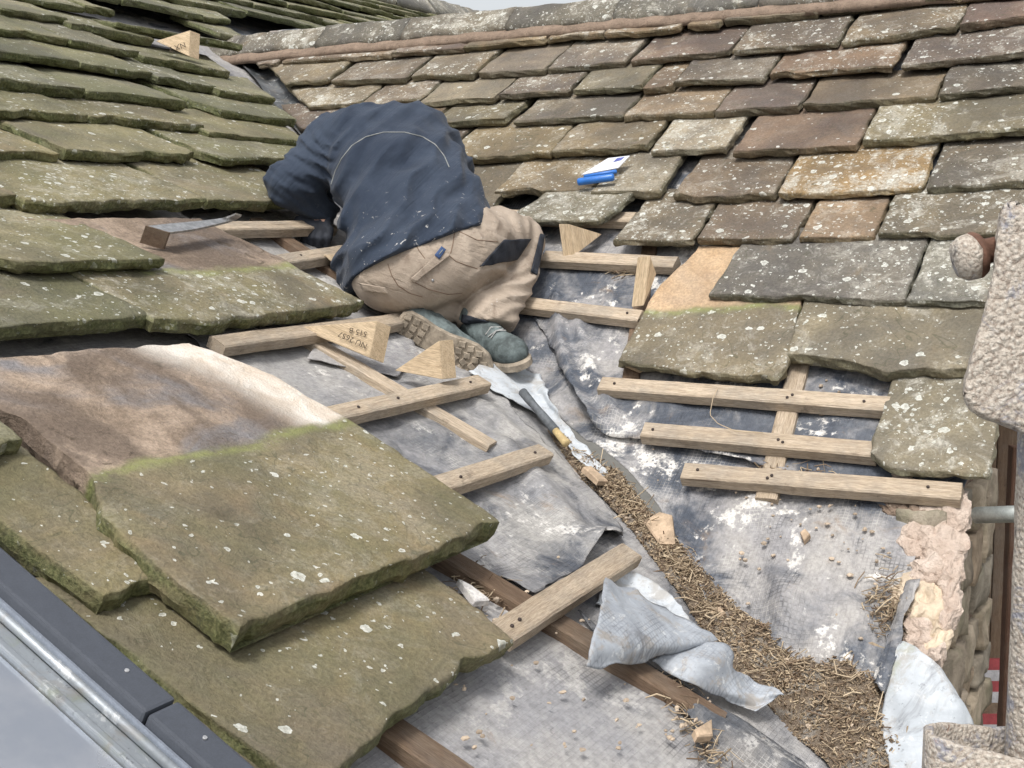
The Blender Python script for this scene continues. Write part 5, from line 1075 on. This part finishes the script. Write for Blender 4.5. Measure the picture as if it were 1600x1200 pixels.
M['skin'] = plain_mat('skin', (.55, .33, .24), .55, .4, .1, 30, .1); M['hair'] = plain_mat('brown_hair', (.07, .045, .03), .7, .3, .3, 90, .6)
# --- the body itself, one continuous skin under the clothes
Bd = Field(at(690, 380, 3.7) - [.6, .7, .6], at(640, 330, 3.95) + [.6, .65, .6], .0085)
for sgn in (-1, 1):
    Bd.cone(C0 + mrp * sgn * .08, C1 + mrp * sgn * .06, .1, .09, .04); Bd.cone(C1 + mrp * sgn * .06, C2_ + mr * sgn * .05, .09, .09, .04); Bd.cone(C2_ + mr * sgn * .05, C3 + mr * sgn * .07, .09, .075, .04)
nk, hd_ = at(562, 232, 4.1), at(540, 246, 4.22)
fwd_m = HF * .87 - CR * .5
Bd.cone(C3, nk, .06, .055, .03); Bd.cone(hd_, hd_ + fwd_m * .03 - _U * .06, .088, .06, .03)
Bd.cone(hd_ + fwd_m * .085 - _U * .02, hd_ + fwd_m * .105 - _U * .045, .012, .016, .012)           # nose
for sgn in (-1, 1): Bd.cone(hd_ + mr * sgn * .082 - _U * .0, hd_ + mr * sgn * .09 - _U * .03, .016, .012, .008)   # ears
for a, b, c in ((SLd, ELb, WR), (SRd, ERb, WRr)):
    Bd.cone(a, b, .05, .042, .03); Bd.cone(b, c, .042, .03, .02)
HnL = at(497, 356, 3.87); HnR = at(660, 352, 4.22)
def hand(Fd, wrist, palm, side_v, r=.0105, k=.008):
    d = palm - wrist; d /= np.linalg.norm(d); sv = side_v - d * (side_v @ d); sv /= np.linalg.norm(sv); dn = np.cross(d, sv); dn *= (-1 if dn[2] > 0 else 1)
    for o_ in (-.026, 0, .026): Fd.cone(wrist + sv * o_ * .6, palm + sv * o_, .017, .0155, .015)
    for i, (o_, l_) in enumerate(((-.033, .062), (-.011, .074), (.012, .07), (.034, .055))):
        p0 = palm + sv * o_; p1 = p0 + (d * .9 + dn * .3) * l_ * .5; p2 = p1 + (d * .35 + dn * .9) * l_ * .55
        Fd.cone(p0, p1, r + .001, r, k); Fd.cone(p1, p2, r, r - .002, .004)
    t0 = wrist + (palm - wrist) * .45 - sv * .03; t1 = t0 - sv * .03 + d * .03; Fd.cone(t0, t1, r + .004, r + .001, .01); Fd.cone(t1, t1 + d * .03 + dn * .012, r + .001, r - .001, .005)
hand(Bd, WR, HnL, mr); hand(Bd, WRr, HnR, mr)
Bd.cone(HipL, KnL, .075, .05, .04); Bd.cone(KnL, at(655, 482, 3.62), .048, .03, .03); Bd.cone(HipR, KnR, .085, .05, .04); Bd.cone(KnR, at(776, 470, 3.68), .045, .035, .03)
Vb, Fb = Bd.mesh(); Vb = relax(Vb, Fb, 1, .3)
person = mesh_obj('person', Vb, Fb.tolist(), M['skin'])
tag(person, 'person in navy jacket and beige work trousers kneeling in the valley, back turned', 'person')
# light grey-blue gloves are not seen; a dark glove covers the near hand
Gl = Field(HnL - .16, HnL + .16, .004); hand(Gl, WR, HnL, mr, .0135, .008); Vg, Fg = Gl.mesh(); mesh_obj('glove', Vg, Fg.tolist(), M['black'], person)
Hr = Field(hd_ - .15, hd_ + .15, .006); Hr.cone(hd_ + _U * .012 - fwd_m * .012, hd_ + _U * .01 - fwd_m * .03, .09, .085, .02); Ph = Hr.all(); Hr.D = np.maximum(Hr.D, (((Ph - hd_) @ (fwd_m * .8 - _U * .45)) - .03).astype(np.float32)); Hr.D -= (.006 * vnoise(Ph * 60, 3)).astype(np.float32)
Vh, Fh = Hr.mesh(); mesh_obj('hair', Vh, Fh.tolist(), M['hair'], person)
pxy = PX(V); spl = sstep(250, 420, pxy[:, 1] + .35 * (pxy[:, 0] - 640)) * .95
jacket = mesh_obj('jacket', V, F_.tolist(), M['navy'], person, attrs={'splash': spl})
bvJ = BVHTree.FromPolygons([Vector(v) for v in V], F_.tolist())
# --- trousers
V, F_ = TV, TF
pxy = PX(V); spl = np.clip(sstep(730, 800, pxy[:, 0]) + .15, 0, 1)
tr = mesh_obj('trousers', V, F_.tolist(), M['canvas'], person, attrs={'splash': spl})
bvT = BVHTree.FromPolygons([Vector(v) for v in V], F_.tolist())
def hit(bv, x, y):
    d = Vector(ray(x, y)).normalized(); h_ = bv.ray_cast(Vector(CAM), d); return (np.array(h_[0]), np.array(h_[1])) if h_[0] else (None, None)
def seam(name, bv, pts, r, mat, parent, lift=.001, n=40):
    px = resample(np.array(pts, float), n); V = []; Pn = [hit(bv, x, y) for x, y in px]; Pn = [(p, q) for p, q in Pn if p is not None]
    C = np.array([p + q * lift for p, q in Pn]); 
    for i, c in enumerate(C):
        t_ = C[min(i + 1, len(C) - 1)] - C[max(i - 1, 0)]; t_ /= np.linalg.norm(t_) + 1e-9; q = Pn[i][1]; sd_ = np.cross(t_, q); sd_ /= np.linalg.norm(sd_) + 1e-9
        for a in range(5): V.append(c + (sd_ * math.cos(a * 2 * math.pi / 5) + q * math.sin(a * 2 * math.pi / 5)) * r)
    f = [[i * 5 + a, i * 5 + (a + 1) % 5, (i + 1) * 5 + (a + 1) % 5, (i + 1) * 5 + a] for i in range(len(C) - 1) for a in range(5)]
    return mesh_obj(name, np.array(V), f, mat, parent)
def panel(name, bv, poly, lift, thick, mat, parent, n=12):
    """a cloth panel that follows the body surface, from four corners (left edge bottom-top, right edge bottom-top)"""
    a, b, c, d = [np.array(q, float) for q in poly]; G = []
    for i in np.linspace(0, 1, n):
        for j in np.linspace(0, 1, n):
            x, y = (a * (1 - i) + b * i) * (1 - j) + (d * (1 - i) + c * i) * j; p, q = hit(bv, x, y)
            if p is None: p, q = last
            last = (p, q); G.append(p + q * lift)
    V = np.array(G); idx = np.arange(n * n).reshape(n, n); f = np.stack([idx[:-1, :-1].ravel(), idx[:-1, 1:].ravel(), idx[1:, 1:].ravel(), idx[1:, :-1].ravel()], -1).tolist()
    o = mesh_obj(name, V, f, mat, parent, attrs={'splash': np.zeros(len(V))}); md = o.modifiers.new('thickness', 'SOLIDIFY'); md.thickness = thick; md.offset = 0; return o
M['piping'] = plain_mat('reflective_piping', (.26, .27, .26), .5, .5, .1); M['thread'] = plain_mat('brown_thread', (.2, .14, .1), .8, .2, .2); M['badge'] = plain_mat('blue_badge', (.05, .09, .2), .6, .3, .1)
seam('piping', bvJ, [(518, 288), (524, 268), (534, 248), (550, 228), (572, 214), (600, 207), (632, 207), (660, 214), (680, 226), (694, 244), (702, 262)], .0017, M['piping'], jacket, n=70)
panel('thigh_patch', bvT, [(748, 417), (786, 375), (828, 373), (806, 405)], .004, .004, M['black'], tr, 16)
panel('knee_patch', bvT, [(828, 426), (843, 366), (849, 368), (838, 430)], .004, .004, M['black'], tr, 12)
panel('cuff_band', bvT, [(722, 503), (724, 492), (764, 501), (760, 514)], .004, .003, M['black'], tr, 12)
panel('pocket_flap', bvT, [(640, 436), (688, 392), (702, 399), (646, 441)], .006, .004, M['canvas'], tr)
panel('pocket_badge', bvT, [(677, 400), (688, 387), (695, 392), (684, 406)], .010, .002, M['badge'], tr, 5)
panel('badge_stripe', bvT, [(683, 399), (689, 392), (690, 393), (684, 400)], .0122, .001, M['piping'], tr, 3)
panel('pocket_flap', bvT, [(566, 441), (602, 448), (606, 456), (570, 452)], .008, .004, M['canvas'], tr)
for pts in ([(606, 412), (612, 430), (622, 446), (640, 458), (660, 464)], [(700, 398), (712, 408), (730, 415), (746, 420)], [(710, 358), (745, 375), (778, 378)], [(645, 440), (670, 452), (700, 460), (722, 458)], [(712, 352), (708, 380), (704, 396)], [(648, 380), (655, 392), (664, 404)]):
    seam('seam', bvT, pts, .0014, M['thread'], tr, .0)
lathe('pocket_rivet', hit(bvT, 676, 438)[0], hit(bvT, 676, 438)[1], [(-.001, .004), (.002, .004), (.003, .002)], M['steel'], tr, 10)
# --- boots: built once in their own frame (x heel to toe, z up), then placed twice
Bt = Field((-.06, -.08, -.01), (.33, .08, .22), .0055)
Bt.cone((.055, 0, .05), (.13, 0, .052), .04, .041, .03); Bt.cone((.13, 0, .052), (.225, 0, .044), .041, .041, .03); Bt.cone((.19, 0, .045), (.245, .003, .043), .04, .036, .02)
Bt.cone((.045, 0, .055), (.06, 0, .075), .042, .04, .03);  Bt.cone((.13, 0, .075), (.075, 0, .12), .036, .04, .03)
P = Bt.all(); Bt.D -= (.003 * crease(P[..., 0] * .8 + P[..., 2] * .6 + .02 * vnoise(P * 20, 3), 38) * sstep(.2, .1, P[..., 0]) + .0015 * vnoise(P * 50, 5)).astype(np.float32)
Bt.D = np.maximum(Bt.D, (.018 - P[..., 2]).astype(np.float32))
Vu, Fu = Bt.mesh(); Vu = relax(Vu, Fu, 1, .3)
def outline(n=60):
    xs = np.array([-.002, .0, .02, .06, .1, .14, .18, .22, .26, .285, .29]); w_ = np.array([.0, .022, .037, .038, .034, .036, .045, .05, .042, .02, .0])
    a = np.stack([xs, w_], -1); a = resample(a, n // 2); b = a[::-1].copy(); b[:, 1] *= -1; return np.vstack([a, b[1:-1]])
ol = outline(); k = len(ol); Vs = []; 
for z, g in ((.0, .95), (.004, 1.0), (.02, 1.0), (.026, .93)):
    c = np.array([.145, 0]); q = c + (ol - c) * g; Vs += [(x, y, z) for x, y in q]
Fs = [[j * k + (i + 1) % k, j * k + i, (j + 1) * k + i, (j + 1) * k + (i + 1) % k] for j in range(3) for i in range(k)] + [list(range(k)), [3 * k + i for i in range(k)][::-1]]
blocks = []
def tread(x, y, wx, wy, rot): blocks.append((x, y, rot))
tv = [(a * .0098 * g, c * .0088 * g, z) for z, g in ((-.0055, .82), (.001, 1.0)) for a, c in ((-1, -1), (1, -1), (1, 1), (-1, 1))]
tf = [(3, 2, 1, 0), (4, 5, 6, 7), (0, 1, 5, 4), (1, 2, 6, 5), (2, 3, 7, 6), (3, 0, 4, 7)]
for i in range(3):
    for j in (-1, 0, 1): tread(.02 + i * .026, j * .022, .0095, .0085, .15 * j)
for i in range(5):
    for j in (-1.5, -.5, .5, 1.5):
        if i in (0, 4) and abs(j) > 1: continue
        tread(.155 + i * .026, j * .021, .0098, .0085, .4 * (1 if j > 0 else -1))
M['boot'] = plain_mat('teal_leather', (.115, .14, .14), .7, .3, .5, 26, .5, dist=.004); M['sole'] = plain_mat('muddy_rubber', (.32, .27, .21), .85, .25, .35, 30, .6, dist=.004); M['lace'] = plain_mat('grey_lace', (.35, .35, .34), .8, .2)
lv = []; lf = []
for i in range(4):
    xx = .105 + i * .024; zz = .109 - i * .0065
    for sgn in (-1, 1):
        a = np.array([xx, -.026 * sgn, zz]); b = np.array([xx + .012, .026 * sgn, zz - .002]); m_ = (a + b) / 2 + [0, 0, .009]; n0 = len(lv)
        for q in (a, m_, b):
            for d_ in ((.002, 0, 0), (0, 0, .003), (-.002, 0, 0)): lv.append(tuple(q + np.array(d_)))
        for s0 in (0, 3):
            for t_ in range(3): lf.append([n0 + s0 + t_, n0 + s0 + (t_ + 1) % 3, n0 + s0 + 3 + (t_ + 1) % 3, n0 + s0 + 3 + t_])
meshes = []
for nm, v, f, mt, sm in (('boot', Vu, Fu.tolist(), 'boot', True), ('sole', Vs, Fs, 'sole', False), ('tread_block', tv, tf, 'sole', False), ('laces', lv, lf, 'lace', True)):
    me = bpy.data.meshes.new(nm); me.from_pydata(np.asarray(v).tolist(), [], f); me.materials.append(M[mt]); me.polygons.foreach_set('use_smooth', [sm] * len(me.polygons)); me.update(); meshes.append(me)
def place_boot(heel, toe, up_):
    ex = toe - heel; ex /= np.linalg.norm(ex); ez = up_ - ex * (up_ @ ex); ez /= np.linalg.norm(ez); ey = np.cross(ez, ex); pl = np.array(person.location)
    mw = Matrix(((ex[0], ey[0], ez[0], heel[0] - pl[0]), (ex[1], ey[1], ez[1], heel[1] - pl[1]), (ex[2], ey[2], ez[2], heel[2] - pl[2]), (0, 0, 0, 1)))
    b = bpy.data.objects.new('boot', meshes[0]); COL.objects.link(b); b.parent = person; b.matrix_local = mw
    for me in (meshes[1], meshes[3]):
        o = bpy.data.objects.new(me.name, me); COL.objects.link(o); o.parent = b
    for x, y, rot in blocks:
        o = bpy.data.objects.new('tread_block', meshes[2]); COL.objects.link(o); o.parent = b; o.location = (x, y, 0); o.rotation_euler = (0, 0, rot)
place_boot(at(622, 500, 3.44), at(757, 578, 3.47), CF * .95 + CU * .25 + CR * .12)
place_boot(at(737, 551, 3.70), at(813, 574, 3.49), _U * .9 - CR * .25 - HF * .25)
S.cycles.max_bounces = 4; S.cycles.diffuse_bounces = 2; S.cycles.glossy_bounces = 2
S.cycles.use_adaptive_sampling = True; S.cycles.adaptive_threshold = .02; S.cycles.use_denoising = True
